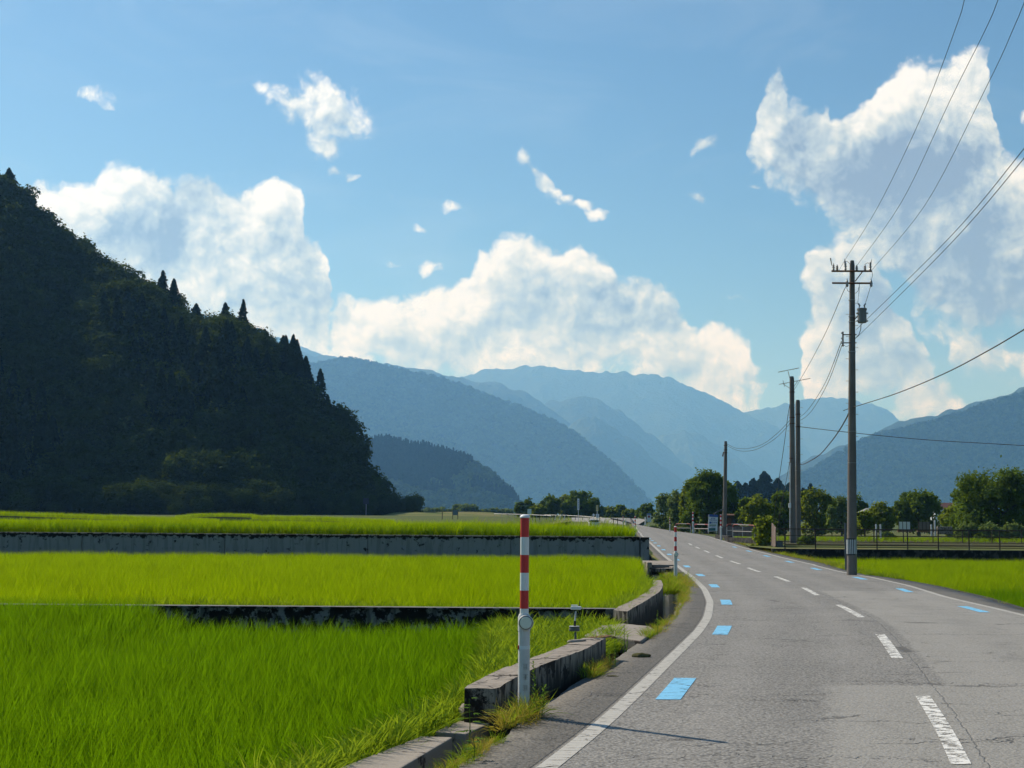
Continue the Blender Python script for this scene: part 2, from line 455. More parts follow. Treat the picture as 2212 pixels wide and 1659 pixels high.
# ------------------------------------------------------------------ leaf clouds
rng = np.random.default_rng(7)
def leaf_quads(Pc, Nrm, size, rg, elong=1.7, droop=0.0):
    n = len(Pc)
    Nrm = Nrm / np.maximum(np.linalg.norm(Nrm, axis=1, keepdims=True), 1e-6)
    r = rg.normal(size=(n, 3)); r[:, 2] -= droop
    T = r - (r * Nrm).sum(1, keepdims=True) * Nrm; T /= np.maximum(np.linalg.norm(T, axis=1, keepdims=True), 1e-6)
    B = np.cross(Nrm, T)
    s = (size * rg.uniform(0.6, 1.35, n))[:, None]
    V = np.stack([Pc - T * s * elong / 2, Pc + B * s / 2 + T * s * 0.1, Pc + T * s * elong / 2, Pc - B * s / 2 + T * s * 0.1], 1).reshape(-1, 3)
    F = np.arange(n * 4, dtype=np.int32).reshape(-1, 4)
    return V, F
def crown_arrays(lobes, n, size, seed, up=0.5, shell=(0.72, 1.06), elong=1.5, clump=0.35, droop=0.0):
    """lobes: (x, y, z, rx, ry, rz); leaves in tufts near the lobes' skins"""
    rg = np.random.default_rng(seed)
    L = np.array(lobes, float); w = (L[:, 3] * L[:, 4] + L[:, 4] * L[:, 5] + L[:, 3] * L[:, 5]); w /= w.sum()
    nt = max(n // 9, 1)
    li = rg.choice(len(L), nt, p=w)
    d = rg.normal(size=(nt, 3)); d[:, 2] += 0.25; d /= np.linalg.norm(d, axis=1, keepdims=True)
    rr = rg.uniform(shell[0] ** 2, shell[1] ** 2, nt) ** 0.5
    C = L[li, :3] + d * L[li, 3:6] * rr[:, None]
    C = np.repeat(C, 9, 0); D = np.repeat(d, 9, 0)
    tuft = np.repeat(rg.uniform(0, 1, nt), 9)
    rad = np.repeat(L[li, 3:6].mean(1), 9)[:, None]
    C = C + rg.normal(size=C.shape) * rad * clump * 0.33
    N = D * 0.8 + rg.normal(size=C.shape) * 0.65 + np.array([0, 0, up])
    V, F = leaf_quads(C, N, size, rg, elong, droop)
    tint = np.clip(tuft * 0.6 + rg.uniform(0, 1, len(C)) * 0.4, 0, 1)
    return V, F, tint
def crown_obj(name, lobes, n, size, seed, material, parent=None, linked=True, **kw):
    V, F, tint = crown_arrays(lobes, n, size, seed, **kw)
    return mesh_np(name, V, F, material, parent, attrs={'tint': ('FACE', 'FLOAT', tint)}, linked=linked)
def conifer_arrays(h, r, n, size, seed, base=0.12, ragged=0.25, full=0.8):
    rg = np.random.default_rng(seed)
    z = rg.uniform(0, 1, n) ** 1.35                       # more leaves low
    lay = np.floor(z * 11) / 11; zz = base + (1 - base) * z
    prof = (1 - z) ** full * (0.86 + 0.24 * ((z * 11) % 1.0 < 0.5))
    ang = rg.uniform(0, 2 * np.pi, n)
    k = 1 + ragged * (vnoise(ang * 1.6 + 3, z * 9, seed) - 0.5) * 2
    rr = r * prof * k * rg.uniform(0.55, 1.0, n) ** 0.5 + 0.02 * r
    P_ = np.stack([rr * np.cos(ang), rr * np.sin(ang), zz * h - 0.10 * rr], 1)
    N = np.stack([np.cos(ang) * 0.7, np.sin(ang) * 0.7, np.full(n, 0.7)], 1) + rg.normal(size=(n, 3)) * 0.45
    V, F = leaf_quads(P_, N, size, rg, 1.5, 0.6)
    return V, F, np.clip(rg.uniform(0, 1, n) * 0.6 + 0.4 * vnoise(ang * 3, z * 20, seed + 3), 0, 1)

# ------------------------------------------------------------------ scatter: many small plants on points (one object of 'stuff')
def proto_collection(name, objs):
    c = bpy.data.collections.new(name)
    for o in objs: c.objects.link(o)
    return c
def scatter(name, P_, coll, n_proto, smin, smax, seed=1, tilt=0.0, kind='stuff', zs=None, label=None, rz=None, yaw_only=True):
    rg = np.random.default_rng(seed); P_ = np.asarray(P_, float); n = len(P_)
    me = bpy.data.meshes.new(name); me.vertices.add(n); me.vertices.foreach_set('co', P_.astype(np.float32).ravel())
    rot = np.stack([rg.normal(0, tilt, n), rg.normal(0, tilt, n), rg.uniform(0, 6.283, n)], 1)
    s = rg.uniform(smin, smax, n); S = np.stack([s, s, s * (1 if zs is None else zs)], 1)
    for an, arr, ty in (('rot', rot, 'FLOAT_VECTOR'), ('scl', S, 'FLOAT_VECTOR')):
        a = me.attributes.new(an, ty, 'POINT'); a.data.foreach_set('vector', arr.astype(np.float32).ravel())
    a = me.attributes.new('idx', 'INT', 'POINT'); a.data.foreach_set('value', rg.integers(0, n_proto, n).astype(np.int32))
    o = bpy.data.objects.new(name, me); link(o)
    ng = bpy.data.node_groups.new(name + '_nodes', 'GeometryNodeTree')
    ng.interface.new_socket('Geometry', in_out='INPUT', socket_type='NodeSocketGeometry')
    ng.interface.new_socket('Geometry', in_out='OUTPUT', socket_type='NodeSocketGeometry')
    gi = ng.nodes.new('NodeGroupInput'); go = ng.nodes.new('NodeGroupOutput')
    ci = ng.nodes.new('GeometryNodeCollectionInfo'); ci.inputs['Collection'].default_value = coll
    ci.inputs['Separate Children'].default_value = True; ci.inputs['Reset Children'].default_value = True
    ip = ng.nodes.new('GeometryNodeInstanceOnPoints'); ip.inputs['Pick Instance'].default_value = True
    def attr(nm, ty):
        x = ng.nodes.new('GeometryNodeInputNamedAttribute'); x.data_type = ty; x.inputs['Name'].default_value = nm
        return x.outputs['Attribute']
    L = ng.links.new
    L(gi.outputs[0], ip.inputs['Points']); L(ci.outputs[0], ip.inputs['Instance'])
    L(attr('idx', 'INT'), ip.inputs['Instance Index']); L(attr('rot', 'FLOAT_VECTOR'), ip.inputs['Rotation'])
    L(attr('scl', 'FLOAT_VECTOR'), ip.inputs['Scale']); L(ip.outputs[0], go.inputs[0])
    md = o.modifiers.new('scatter', 'NODES'); md.node_group = ng
    return tagged(o, label, None, None, kind)

# ------------------------------------------------------------------ terrain
def ground_z(X, Y):
    X = np.asarray(X, float); Y = np.asarray(Y, float)
    zl = np.interp(Y, [-400, 55, 78, 110, 150, 200, 262, 300, 400, 700, 2000, 6000, 16000], [-1.3, -1.3, -0.5, 0.0, 0.45, 1.15, 2.4, 3.0, 3.9, 5.8, 14, 40, 90])
    zr = np.interp(Y, [-400, 60, 79, 300, 400, 700, 2000, 6000, 16000], [-1.3, -1.3, 0.2, 0.5, 1.0, 4.0, 13, 40, 90])
    k = np.clip((X - (20 + 0.02 * Y)) / 15.0, 0, 1)
    return zl * (1 - k) + zr * k
def build_ground():
    xs = np.concatenate([[-16000, -9000, -5000, -2500, -1200, -700, -400, -250, -150], np.arange(-100, 101, 4), [150, 250, 400, 700, 1200, 2500, 5000, 9000, 16000]])
    ys = np.concatenate([[-3000, -1000, -300, -100, -40, -15], np.arange(0, 130, 5), np.arange(130, 420, 15), [460, 520, 600, 700, 900, 1300, 2000, 3500, 6000, 10000, 16500]])
    X, Y = np.meshgrid(xs, ys); Z = ground_z(X, Y)
    V = np.stack([X, Y, Z], -1).reshape(-1, 3); nx = len(xs)
    F = np.array([(j * nx + i, j * nx + i + 1, (j + 1) * nx + i + 1, (j + 1) * nx + i) for j in range(len(ys) - 1) for i in range(nx - 1)])
    def fn(t, out):
        p = pos(t); n = t.noise(p, 0.12, 5.0); n2 = t.noise(p, 3.0, 4.0)
        c = t.ramp(n, [(0.35, (0.085, 0.10, 0.028)), (0.55, (0.065, 0.10, 0.022)), (0.7, (0.12, 0.105, 0.05))])
        c = t.mix(t.math('MULTIPLY', n2, 0.5), c, (0.07, 0.09, 0.02))
        principled(t, out, c, 0.95, 0.1, bump(t, n2, 0.6, 0.1))
    M['ground'] = mat('valley_ground', fn)
    tagged(mesh_np('ground', V, F, M['ground'], smooth=True), kind='structure')
build_ground()

def ridge(name, pts, foot, seed, material, res=(120, 36), spur=0.16, rough=0.0, back=1.0, footz=None, jag=0.0, gully=0.0):
    """a hill whose crest runs through pts (x, y, Y); foot = run of the near slope in metres per metre of height"""
    xs = np.linspace(pts[0][0], pts[-1][0], res[0])
    yy, YY = interp(pts, xs)
    rows = []
    S = []; info = []
    for i, (x, y, Y) in enumerate(zip(xs, yy, YY)):
        c = at(x, y, Y)
        Xc, Yc, Zc = c
        fz = float(ground_z(Xc, Yc)) - 3 if footz is None else footz
        h = max(Zc - fz, 2.0)
        info.append((Xc, Yc, fz, h))
    info = np.array(info)
    u = np.linspace(-1, 1, res[1] * 2 + 1)           # -1 near foot, 0 crest, 1 far foot
    U, I = np.meshgrid(u, np.arange(res[0]))
    X0 = info[I, 0]; Y0 = info[I, 1]; FZ = info[I, 2]; H = info[I, 3]
    wgt = np.sin(np.pi * np.clip(np.abs(U), 0, 1)) * (U < 0) + np.sin(np.pi * np.abs(U)) * (U >= 0) * 0.6
    run = np.where(U < 0, foot, foot * back)
    sc_ = max(info[:, 3].mean(), 30.0)
    Yp = Y0 + U * H * run; Xp = X0 * (1 + 0 * U)
    sp = fbm(Xp / (sc_ * 0.9) + 7.3 * seed, Yp / (sc_ * 2.6), 5, seed) - 0.5
    t = 1 - np.abs(U)
    Z = FZ + H * (t ** 0.92 + spur * 2.0 * sp * wgt)
    if gully > 0: Z = Z + H * gully * (np.abs(fbm(Xp / 30 + .35 * U, Yp / 300, 3, seed + 3) - 0.5) * -2.6 + .45) * np.sin(np.pi * np.clip(np.abs(U), 0, 1)) ** .7
    Yp = Yp + sp * H * 0.5 * wgt
    if rough > 0: Z = Z + (fbm(Xp / rough, Yp / rough, 4, seed + 5) - 0.5) * rough * 0.35 * np.clip(t * 3, 0, 1)
    if jag > 0: Z = Z + (fbm(Xp / jag, Yp / jag, 3, seed + 9) - 0.5) * jag * 0.8
    V = np.stack([Xp, Yp, Z], -1).reshape(-1, 3); n2 = len(u)
    F = np.array([(i * n2 + j, (i + 1) * n2 + j, (i + 1) * n2 + j + 1, i * n2 + j + 1) for i in range(res[0] - 1) for j in range(n2 - 1)])
    o = mesh_np(name, V, F, material, smooth=True)
    tagged(o, kind='structure')
    return V.reshape(res[0], n2, 3)
def sample_surface(G, n, seed, lo=-1.0, hi=0.35):
    """n points spread evenly by plan area over a ridge grid (near side and a little past the crest)"""
    rg = np.random.default_rng(seed); ni, nj, _ = G.shape; h = (nj - 1) / 2
    j0 = int((lo + 1) * h); j1 = int((hi + 1) * h)
    A = G[:-1, j0:j1]; B = G[1:, j0:j1]; Cc = G[:-1, j0 + 1:j1 + 1]
    ar = np.linalg.norm(np.cross(B - A, Cc - A), axis=-1).ravel(); ar /= ar.sum()
    k = rg.choice(len(ar), n, p=ar); i = k // A.shape[1]; j = k % A.shape[1] + j0
    a = rg.uniform(0, 1, (n, 1)); b = rg.uniform(0, 1, (n, 1))
    return (G[i, j] * (1 - a) * (1 - b) + G[i + 1, j] * a * (1 - b) + G[i, j + 1] * (1 - a) * b + G[i + 1, j + 1] * a * b)

# far to near
FAR = [
 ('mountain', [(300,655,11500),(430,680,11500),(555,712,11500),(620,735,11500),(700,765,11500),(780,795,11500),(900,900,11500),(1000,1080,11500)], 1.8, 11),
 ('mountain', [(930,830,13500),(1050,800,13500),(1150,790,13500),(1250,800,13500),(1350,805,13500),(1440,812,13500),(1480,828,13500),(1560,868,13500),
               (1640,905,13500),(1700,935,13500),(1760,990,13500),(1800,1040,13500)], 1.7, 12),
 ('mountain', [(1480,960,14500),(1560,900,14500),(1640,885,14500),(1700,872,14500),(1790,857,14500),(1830,864,14500),(1885,873,14500),(1920,888,14500),
               (1950,912,14500),(2010,980,14500),(2060,1050,14500)], 1.7, 13),
 ('mountain', [(1330,1010,11500),(1380,965,11500),(1430,937,11500),(1480,928,11500),(1530,948,11500),(1600,990,11500),(1660,1040,11500),(1720,1080,11500)], 1.7, 14),
 ('mountain', [(640,760,9600),(760,778,9600),(880,792,9600),(960,808,9600),(1020,822,9600),(1080,826,9600),(1140,848,9600),(1200,888,9600),(1250,935,9600),(1310,990,9600)], 1.8, 15),
 ('mountain', [(1080,960,10500),(1140,900,10500),(1185,868,10500),(1235,859,10500),(1290,863,10500),(1340,890,10500),(1400,932,10500),(1450,975,10500),(1520,1030,10500),(1600,1090,10500)], 1.6, 16),
 ('mountain', [(1140,1000,9200),(1200,935,9200),(1245,908,9200),(1285,900,9200),(1330,928,9200),(1390,970,9200),(1440,1010,9200),(1480,1040,9200),(1540,1095,9200)], 1.6, 17),
 ('mountain', [(1630,1078,6800),(1660,1040,6800),(1750,990,6800),(1850,950,6800),(1930,918,6800),(1985,905,6800),(2040,892,6800),(2100,872,6800),(2160,852,6800),(2212,836,6800),(2400,780,6800),(2700,720,6800)], 1.7, 18),
]
for nm, pts, ft, sd_ in FAR:
    ridge('mountain', pts, ft, sd_, M['mountain'], (160, 40), 0.17, jag=60 if pts[0][2] < 9000 else 90)
G3 = ridge('mountain', [(500,800,6600),(600,800,6600),(690,788,6600),(740,776,6600),(800,785,6600),(870,803,6600),(960,820,6600),(1010,840,6600),(1080,868,6550),(1130,884,6500),
      (1190,910,6450),(1240,936,6400),(1275,965,6350),(1335,1015,6300),(1385,1065,6250),(1430,1115,6200)], 1.55, 21, M['hill'], (200, 50), 0.22)
GR = ridge('mountain', [(1600,1110,4900),(1650,1085,4950),(1690,1065,5000),(1745,1022,5100),(1800,990,5150),(1850,962,5200),(1890,942,5200),(1950,930,5200),(2010,915,5200),(2060,900,5200),
      (2110,882,5200),(2160,868,5200),(2212,852,5200),(2350,800,5200),(2600,720,5200)], 1.6, 22, M['hill'], (200, 50), 0.22)
G2 = ridge('hill', [(560,930,2800),(640,945,2780),(760,962,2750),(830,958,2700),(870,965,2680),(930,975,2660),(1000,995,2630),(1050,1020,2600),(1100,1066,2570),(1135,1108,2550)],
      1.5, 23, M['hill'], (140, 36), 0.18)
G1 = ridge('hillside', [(-700,-48,420),(-400,152,416),(-200,302,413),(0,432,410),(50,467,407),(100,527,404),(150,557,401),(200,597,397),(270,642,393),(330,667,389),(380,712,386),(420,727,383),(490,732,379),(540,752,375),(590,787,372),(640,827,369),(690,902,366),(735,964,363),(775,1024,359),(802,1082,358),(826,1122,356)], 1.5, 24, M['hill'], (170, 60), 0.22, footz=2.0, gully=.30)
def far_protos(nm, mt, conif):
    out = []
    for k in range(3):
        if conif: V, F, ti = conifer_arrays(17, 3.4, 90, 2.6, 50 + k)
        else: V, F, ti = crown_arrays([(0, 0, 6, 5.5, 5.5, 4.5), (3, 1, 4.5, 4, 4, 3.5), (-3, -1, 5, 3.5, 3.5, 3.5)], 90, 3.2, 60 + k)
        out.append(mesh_np(nm, V, F, mt, attrs={'tint': ('FACE', 'FLOAT', ti)}, linked=False))
    return proto_collection(nm + '_kinds', out)
CFB = far_protos('far_broadleaf', M['farforest'], False)
CFC = far_protos('far_cedar', M['cedar'], True)
P3 = sample_surface(G3, 19000, 1, -1, 0.1); scatter('forest', P3, CFB, 3, 1.0, 1.9, 3)
PR = sample_surface(GR, 19000, 2, -1, 0.1); scatter('forest', PR, CFB, 3, 0.9, 1.7, 4)
P2 = sample_surface(G2, 6500, 3, -1, 0.15); m2 = fbm(P2[:, 0] / 120, P2[:, 1] / 120 + P2[:, 2] / 60, 3, 5) + (P2[:, 2] - P2[:, 2].mean()) / 170.0 > 0.47
scatter('forest', P2[m2], CFC, 3, 0.7, 1.15, 5); scatter('forest', P2[~m2], CFB, 3, 0.7, 1.3, 6)

# ------------------------------------------------------------------ haze: the valley's air
def build_haze():
    b = MB(); x0, x1, y0, y1, z0, z1 = -16100, 16100, -3100, 16600, -6, 1560
    b.box(((x0 + x1) / 2, (y0 + y1) / 2, (z0 + z1) / 2), (x1 - x0, y1 - y0, z1 - z0))
    def fn(t, out):
        v = t.new('ShaderNodeVolumePrincipled')
        v.inputs['Color'].default_value = (0.22, 0.52, 1.0, 1); v.inputs['Absorption Color'].default_value = (1, 1, 1, 1); v.inputs['Density'].default_value = 0.000112
        v.inputs['Anisotropy'].default_value = 0.3
        t.l.new(v.outputs[0], out.inputs['Volume'])
    o = b.obj('haze', mat('haze', fn)); tagged(o, kind='stuff')
build_haze()

# ------------------------------------------------------------------ road
def zroad(Y): return float(np.interp(Y, [0, 50, 70, 95, 137, 160, 195, 225, 262, 400], [0, 0, .12, .38, .70, .98, 1.53, 2.3, 2.95, 4]))
def onroad(x, y):
    d = ray(x, y); lo, hi = 3.0, 262.0
    f = lambda Y: CAM.z + d.z / d.y * Y - zroad(Y)
    Y = lo; step = 0.5
    while Y < hi and f(Y) > 0: Y += step
    a, b = Y - step, Y
    for _ in range(30):
        m = (a + b) / 2
        if f(m) > 0: a = m
        else: b = m
    return CAM + d * (a / d.y)
PX_L = [(1190,1652.7),(1301.8,1564.6),(1356,1513.8),(1406.9,1464.8),(1461,1412),(1508.5,1364.8),(1529,1334),(1534.5,1300.5),(1522,1273),(1495,1246),(1467.8,1226),(1440.7,1205.7),(1407,1175),(1384,1155),(1374,1139)]
PX_E = [(975,1659),(1064.8,1605),(1176.6,1520.6),(1271,1463),(1356,1408.9),(1380,1392),(1417,1365),(1454,1331),(1474.6,1293.7),(1478,1262),(1462,1241.5),(1438,1220),(1402,1187),(1380,1158)]
PX_R = [(2127,1315.6),(2065,1297),(1962,1265),(1879.4,1246.5),(1807,1233.5),(1728.8,1213.3),(1639.5,1191.5),(1594.8,1179.7),(1561,1168.5),(1527.9,1158.5),(1494.4,1152),(1449.7,1147.5)]
PX_O = [(2212,1318),(2116.7,1288),(2044.5,1271.5),(1993,1260),(1910,1246),(1858.8,1239)]
def world_curve(px, near=None):
    P_ = [onroad(*p) for p in px]; P_ = sorted([(p.y, p.x) for p in P_])
    a = np.array((near or []) + P_); a = a[np.argsort(a[:, 0])]; return a
def extrap(a, Y):
    x = np.interp(Y, a[:, 0], a[:, 1])
    s0 = (a[1, 1] - a[0, 1]) / (a[1, 0] - a[0, 0]); s1 = (a[-1, 1] - a[-3, 1]) / (a[-1, 0] - a[-3, 0])
    return np.where(Y < a[0, 0], a[0, 1] + s0 * (Y - a[0, 0]), np.where(Y > a[-1, 0], a[-1, 1] + s1 * (Y - a[-1, 0]), x))
_L, _E, _R, _O = world_curve(PX_L), world_curve(PX_E), world_curve(PX_R), world_curve(PX_O)
YS = np.concatenate([np.arange(3.0, 60, 0.25), np.arange(60, 140, 1.0), np.arange(140, 250.1, 2.5)])
def smooth1(a, k):
    ker = np.ones(k) / k; p = np.concatenate([2 * a[0] - a[k:0:-1], a, 2 * a[-1] - a[-2:-k - 2:-1]]); return np.convolve(p, ker, 'same')[k:-k]
XL = smooth1(extrap(_L, YS), 9)
dX = np.gradient(XL, YS); nrm = np.sqrt(1 + dX ** 2)
# right line: parallel to the left one near the camera, as seen farther off
XRn = np.interp(YS, YS + 6.05 * (-dX / nrm), XL + 6.05 / nrm)
XRf = extrap(_R, YS); XRf = np.where(YS > 150, np.minimum(XRf, XL + 6.4), XRf)
k = np.clip((YS - 27) / 8, 0, 1); XR = smooth1(XRn * (1 - k) + XRf * k, 9)
XE = smooth1(extrap(_E, YS), 5); XE = np.minimum(XE, XL - 0.3); XE = np.where(YS > 110, XL - 0.35, XE)
XO = np.where(YS > 27, np.interp(YS, np.concatenate([_O[:, 0], [62, 80, 250]]), np.concatenate([_O[:, 1] - np.interp(_O[:, 0], YS, XR), [0.75, 0.55, 0.5]])), 1.25) + XR
ZR = np.array([zroad(y) for y in YS])
SL = np.concatenate([[0], np.cumsum(np.hypot(np.diff(XL), np.diff(YS)))])
def Xl(Y): return float(np.interp(Y, YS, XL))
def Xr(Y): return float(np.interp(Y, YS, XR))
def Xe(Y): return float(np.interp(Y, YS, XE))
def Xo(Y): return float(np.interp(Y, YS, XO))
def _asphalt(t, out):
    a = t.new('ShaderNodeAttribute', attribute_name='lane'); s = t.new('ShaderNodeSeparateXYZ'); t.put(s.inputs[0], a.outputs['Vector'])
    T, S = s.outputs[0], s.outputs[1]                      # metres right of the left line, metres along
    p = pos(t)
    g = t.voro(p, 38.0, 'F1', 0.0); g2 = t.noise(p, 24.0, 4.0, 0.8); big = t.noise(p, 0.45, 5.0, 0.6); mid = t.noise(p, 4.0, 5.0, 0.65)
    base = t.math('MULTIPLY_ADD', t.math('SUBTRACT', g2, 0.5), 0.62, 0.212)
    base = t.math('MULTIPLY_ADD', t.math('SUBTRACT', 0.45, g), 0.24, base)
    base = t.math('MULTIPLY_ADD', t.math('SUBTRACT', big, 0.5), 0.10, base)
    base = t.math('MULTIPLY_ADD', t.math('SUBTRACT', mid, 0.5), 0.07, base)
    # newer, paler overlays
    wob = t.math('MULTIPLY', t.math('SUBTRACT', mid, 0.5), 0.25)
    Tw = t.math('ADD', T, wob); Sw = t.math('ADD', S, wob)
    pa = t.math('MULTIPLY', t.smooth(Tw, 3.12, 3.20), t.smooth(Sw, 35.3, 35.1))
    pb = t.math('MULTIPLY', t.smooth(Tw, 1.75, 2.05), t.smooth(Sw, 12.9, 12.7))
    pp = t.math('MAXIMUM', pa, pb)
    base = t.math('MULTIPLY_ADD', pp, 0.045, base)
    base = t.mix(t.math('MULTIPLY', pp, 0.45), base, (0.262, 0.262, 0.256))
    # shoulders: older, darker
    sh = t.math('MAXIMUM', t.smooth(T, -0.06, -0.13), t.smooth(T, 6.12, 6.2))
    col = t.mix(1.0, base, (1.0, 0.975, 0.90), 'MULTIPLY')
    col = t.mix(sh, col, t.mix(1.0, col, (0.50, 0.485, 0.46), 'MULTIPLY'))
    # wheel tracks slightly polished
    lane3 = t.math('PINGPONG', t.math('ADD', Tw, 0.0), 3.025)
    wt = t.math('MAXIMUM', t.smooth(t.math('ABSOLUTE', t.math('SUBTRACT', lane3, 0.85)), 0.36, 0.05), t.smooth(t.math('ABSOLUTE', t.math('SUBTRACT', lane3, 2.25)), 0.36, 0.05))
    col = t.mix(t.math('MULTIPLY', wt, 0.16), col, (0.30, 0.29, 0.27))
    oil = t.math('MULTIPLY', t.smooth(t.math('ABSOLUTE', t.math('SUBTRACT', lane3, 1.55)), 0.45, 0.05), t.smooth(t.noise(p, 0.9, 4.0), 0.42, 0.62))
    col = t.mix(t.math('MULTIPLY', oil, 0.22), col, (0.10, 0.098, 0.095))
    # stains
    st = t.smooth(t.noise(t.vmath('MULTIPLY', p, (1.6, 0.5, 1)), 1.1, 5.0, 0.6), 0.56, 0.72)
    col = t.mix(t.math('MULTIPLY', st, 0.22), col, (0.09, 0.088, 0.085))
    # cracks: mostly across the road, with a net of fine ones
    cv = t.new('ShaderNodeCombineXYZ'); w = t.math('MULTIPLY', t.math('SUBTRACT', t.noise(p, 1.6, 4.0, 0.65), 0.5), 1.1)
    t.put(cv.inputs[0], t.math('MULTIPLY', T, 0.22)); t.put(cv.inputs[1], t.math('MULTIPLY', t.math('ADD', S, w), 1.35))
    e1 = t.voro(cv.outputs[0], 1.0, 'DISTANCE_TO_EDGE')
    m1 = t.math('MULTIPLY', t.smooth(e1, 0.018, 0.004), t.smooth(t.noise(p, 0.8, 3.0), 0.47, 0.58))
    pw = t.vmath('ADD', p, t.vmath('SCALE', t.noise(p, 5.0, 3.0, color=True)))
    t.n[-2].inputs['Scale'].default_value = 0.12 if t.n[-2].bl_idname == 'ShaderNodeVectorMath' else 0
    e2 = t.voro(pw, 1.9, 'DISTANCE_TO_EDGE')
    m2 = t.math('MULTIPLY', t.smooth(e2, 0.012, 0.003), t.smooth(t.noise(p, 0.55, 3.0), 0.55, 0.66))
    cr = t.math('MAXIMUM', m1, m2)
    cr = t.math('MULTIPLY', cr, 0.62)
    # joint lines beside the edge lines
    j = t.math('MAXIMUM', t.smooth(t.math('ABSOLUTE', t.math('ADD', T, 0.105)), 0.016, 0.006), t.smooth(t.math('ABSOLUTE', t.math('SUBTRACT', t.math('ADD', T, t.math('MULTIPLY', wob, 0.4)), 3.02)), 0.012, 0.004))
    cr = t.math('MAXIMUM', cr, t.math('MULTIPLY', j, 0.28))
    col = t.mix(cr, col, (0.028, 0.027, 0.026))
    h = t.math('ADD', t.math('MULTIPLY', g2, 0.5), t.math('MULTIPLY', g, -0.4)); h = t.math('MULTIPLY_ADD', cr, -1.5, h)
    principled(t, out, col, 0.78, 0.35, bump(t, h, 0.8, 0.016))
M['asphalt'] = mat('asphalt', _asphalt)
def strip(name, cols, Ys, material, lane=True, skirt=None, parent=None, dz=0.0, tcols=None):
    """cols: list of X arrays over Ys, left to right"""
    nc = len(cols); Z = np.array([zroad(y) for y in Ys]) + dz; Xl_ = np.interp(Ys, YS, XL); S_ = np.interp(Ys, YS, SL); XR_ = np.interp(Ys, YS, XR)
    V = []; A = []
    for c in cols:
        V.append(np.stack([c, Ys, Z], 1)); A.append(np.stack([(c - Xl_) / (XR_ - Xl_) * 6.05, S_, 0 * Ys], 1))
    if skirt: V.append(np.stack([cols[0], Ys, Z - skirt], 1)); A.append(A[0]); V.append(np.stack([cols[-1], Ys, Z - skirt], 1)); A.append(A[nc - 1])
    n = len(Ys); V = np.concatenate(V); A = np.concatenate(A)
    F = []
    pairs = [(i, i + 1) for i in range(nc - 1)] + ([(nc, 0), (nc - 1, nc + 1)] if skirt else [])
    for a, b in pairs:
        for j in range(n - 1): F.append((a * n + j, b * n + j, b * n + j + 1, a * n + j + 1))
    o = mesh_np(name, V, np.array(F), material, parent, attrs={'lane': ('POINT', 'FLOAT_VECTOR', A)})
    return o
rg = np.random.default_rng(3)
XEj = XE + (fbm(YS * 1.3, YS * 0, 4, 8) - 0.5) * 0.14 * (YS < 60)
XOj = XO + (fbm(YS * 1.1, YS * 0 + 5, 4, 9) - 0.5) * 0.16
cols = [XEj + (XL - XEj) * f for f in (0, 0.5, 1)] + [XL + (XR - XL) * f for f in np.linspace(0.1, 1, 10)] + [XR + (XOj - XR) * f for f in (0.5, 1)]
road = strip('road', cols, YS, M['asphalt'], skirt=0.9); tagged(road, kind='structure')
# paint
def paint(name, color, wear, scale=14.0):
    def fn(t, out):
        p = pos(t); a = t.new('ShaderNodeAttribute', attribute_name='lane')
        n = t.noise(p, scale, 6.0, 0.7); n2 = t.noise(p, 60.0, 3.0, 0.6)
        sx = t.new('ShaderNodeSeparateXYZ'); t.put(sx.inputs[0], p)
        cv = t.new('ShaderNodeCombineXYZ'); t.put(cv.inputs[0], t.math('MULTIPLY', sx.outputs[0], 2.0)); t.put(cv.inputs[1], t.math('MULTIPLY', sx.outputs[1], 9.0))
        cr = t.voro(cv.outputs[0], 1.0, 'DISTANCE_TO_EDGE')
        hole = t.smooth(t.math('MULTIPLY_ADD', n2, 0.35, n), wear, wear + 0.07)
        hole = t.math('MAXIMUM', hole, t.math('MULTIPLY', t.smooth(cr, 0.04, 0.015), t.smooth(n, 0.42, 0.56)))
        b = t.new('ShaderNodeBsdfPrincipled'); t.put(b.inputs['Base Color'], t.mix(t.math('MULTIPLY', n, 0.5), tuple(c * 1.06 for c in color), tuple(c * 0.72 for c in color))); b.inputs['Roughness'].default_value = 0.7
        tr = t.new('ShaderNodeBsdfTransparent'); m = t.new('ShaderNodeMixShader'); t.put(m.inputs[0], hole)
        t.l.new(b.outputs[0], m.inputs[1]); t.l.new(tr.outputs[0], m.inputs[2]); t.l.new(m.outputs[0], out.inputs[0])
    return mat(name, fn)
M['paint_line'] = paint('old_white_paint', (0.42, 0.41, 0.37), 0.80)
M['paint_dash'] = paint('white_paint', (0.70, 0.70, 0.66), 0.68, 8.0)
M['paint_blue'] = paint('blue_paint', (0.17, 0.50, 0.76), 0.86)
yy = YS[YS < 205]
a_ = np.interp(yy, YS, XL); b_ = np.interp(yy, YS, XR); nn = np.interp(yy, YS, nrm)
strip('edge_line', [a_ - 0.075 * nn, a_ + 0.075 * nn], yy, M['paint_line'], parent=road, dz=0.004)
strip('edge_line', [b_ - 0.06 * nn, b_ + 0.06 * nn], yy, M['paint_line'], parent=road, dz=0.004)
def mark(name, s0, ln, t0, w, material, slant=0.0):
    ss = np.linspace(s0, s0 + ln, 8); Ys = np.interp(ss, SL, YS); tang = np.interp(Ys, YS, dX)
    f = lambda Y, t: np.interp(Y, YS, XL + (XR - XL) * t / 6.05)
    return strip(name, [f(Ys, t0), f(Ys, t0 + w)], Ys, material, parent=road, dz=0.005)
S0 = lambda Y: float(np.interp(Y, YS, SL))
for k in range(11): mark('centre_dash', S0(10.4) + k * 8.35, 4.15 if k else 4.2, 2.76, 0.145, M['paint_dash'])
for k in range(13): mark('blue_mark', S0(14.05) + k * 8.42, 2.0, 0.25, 0.24, M['paint_blue'])
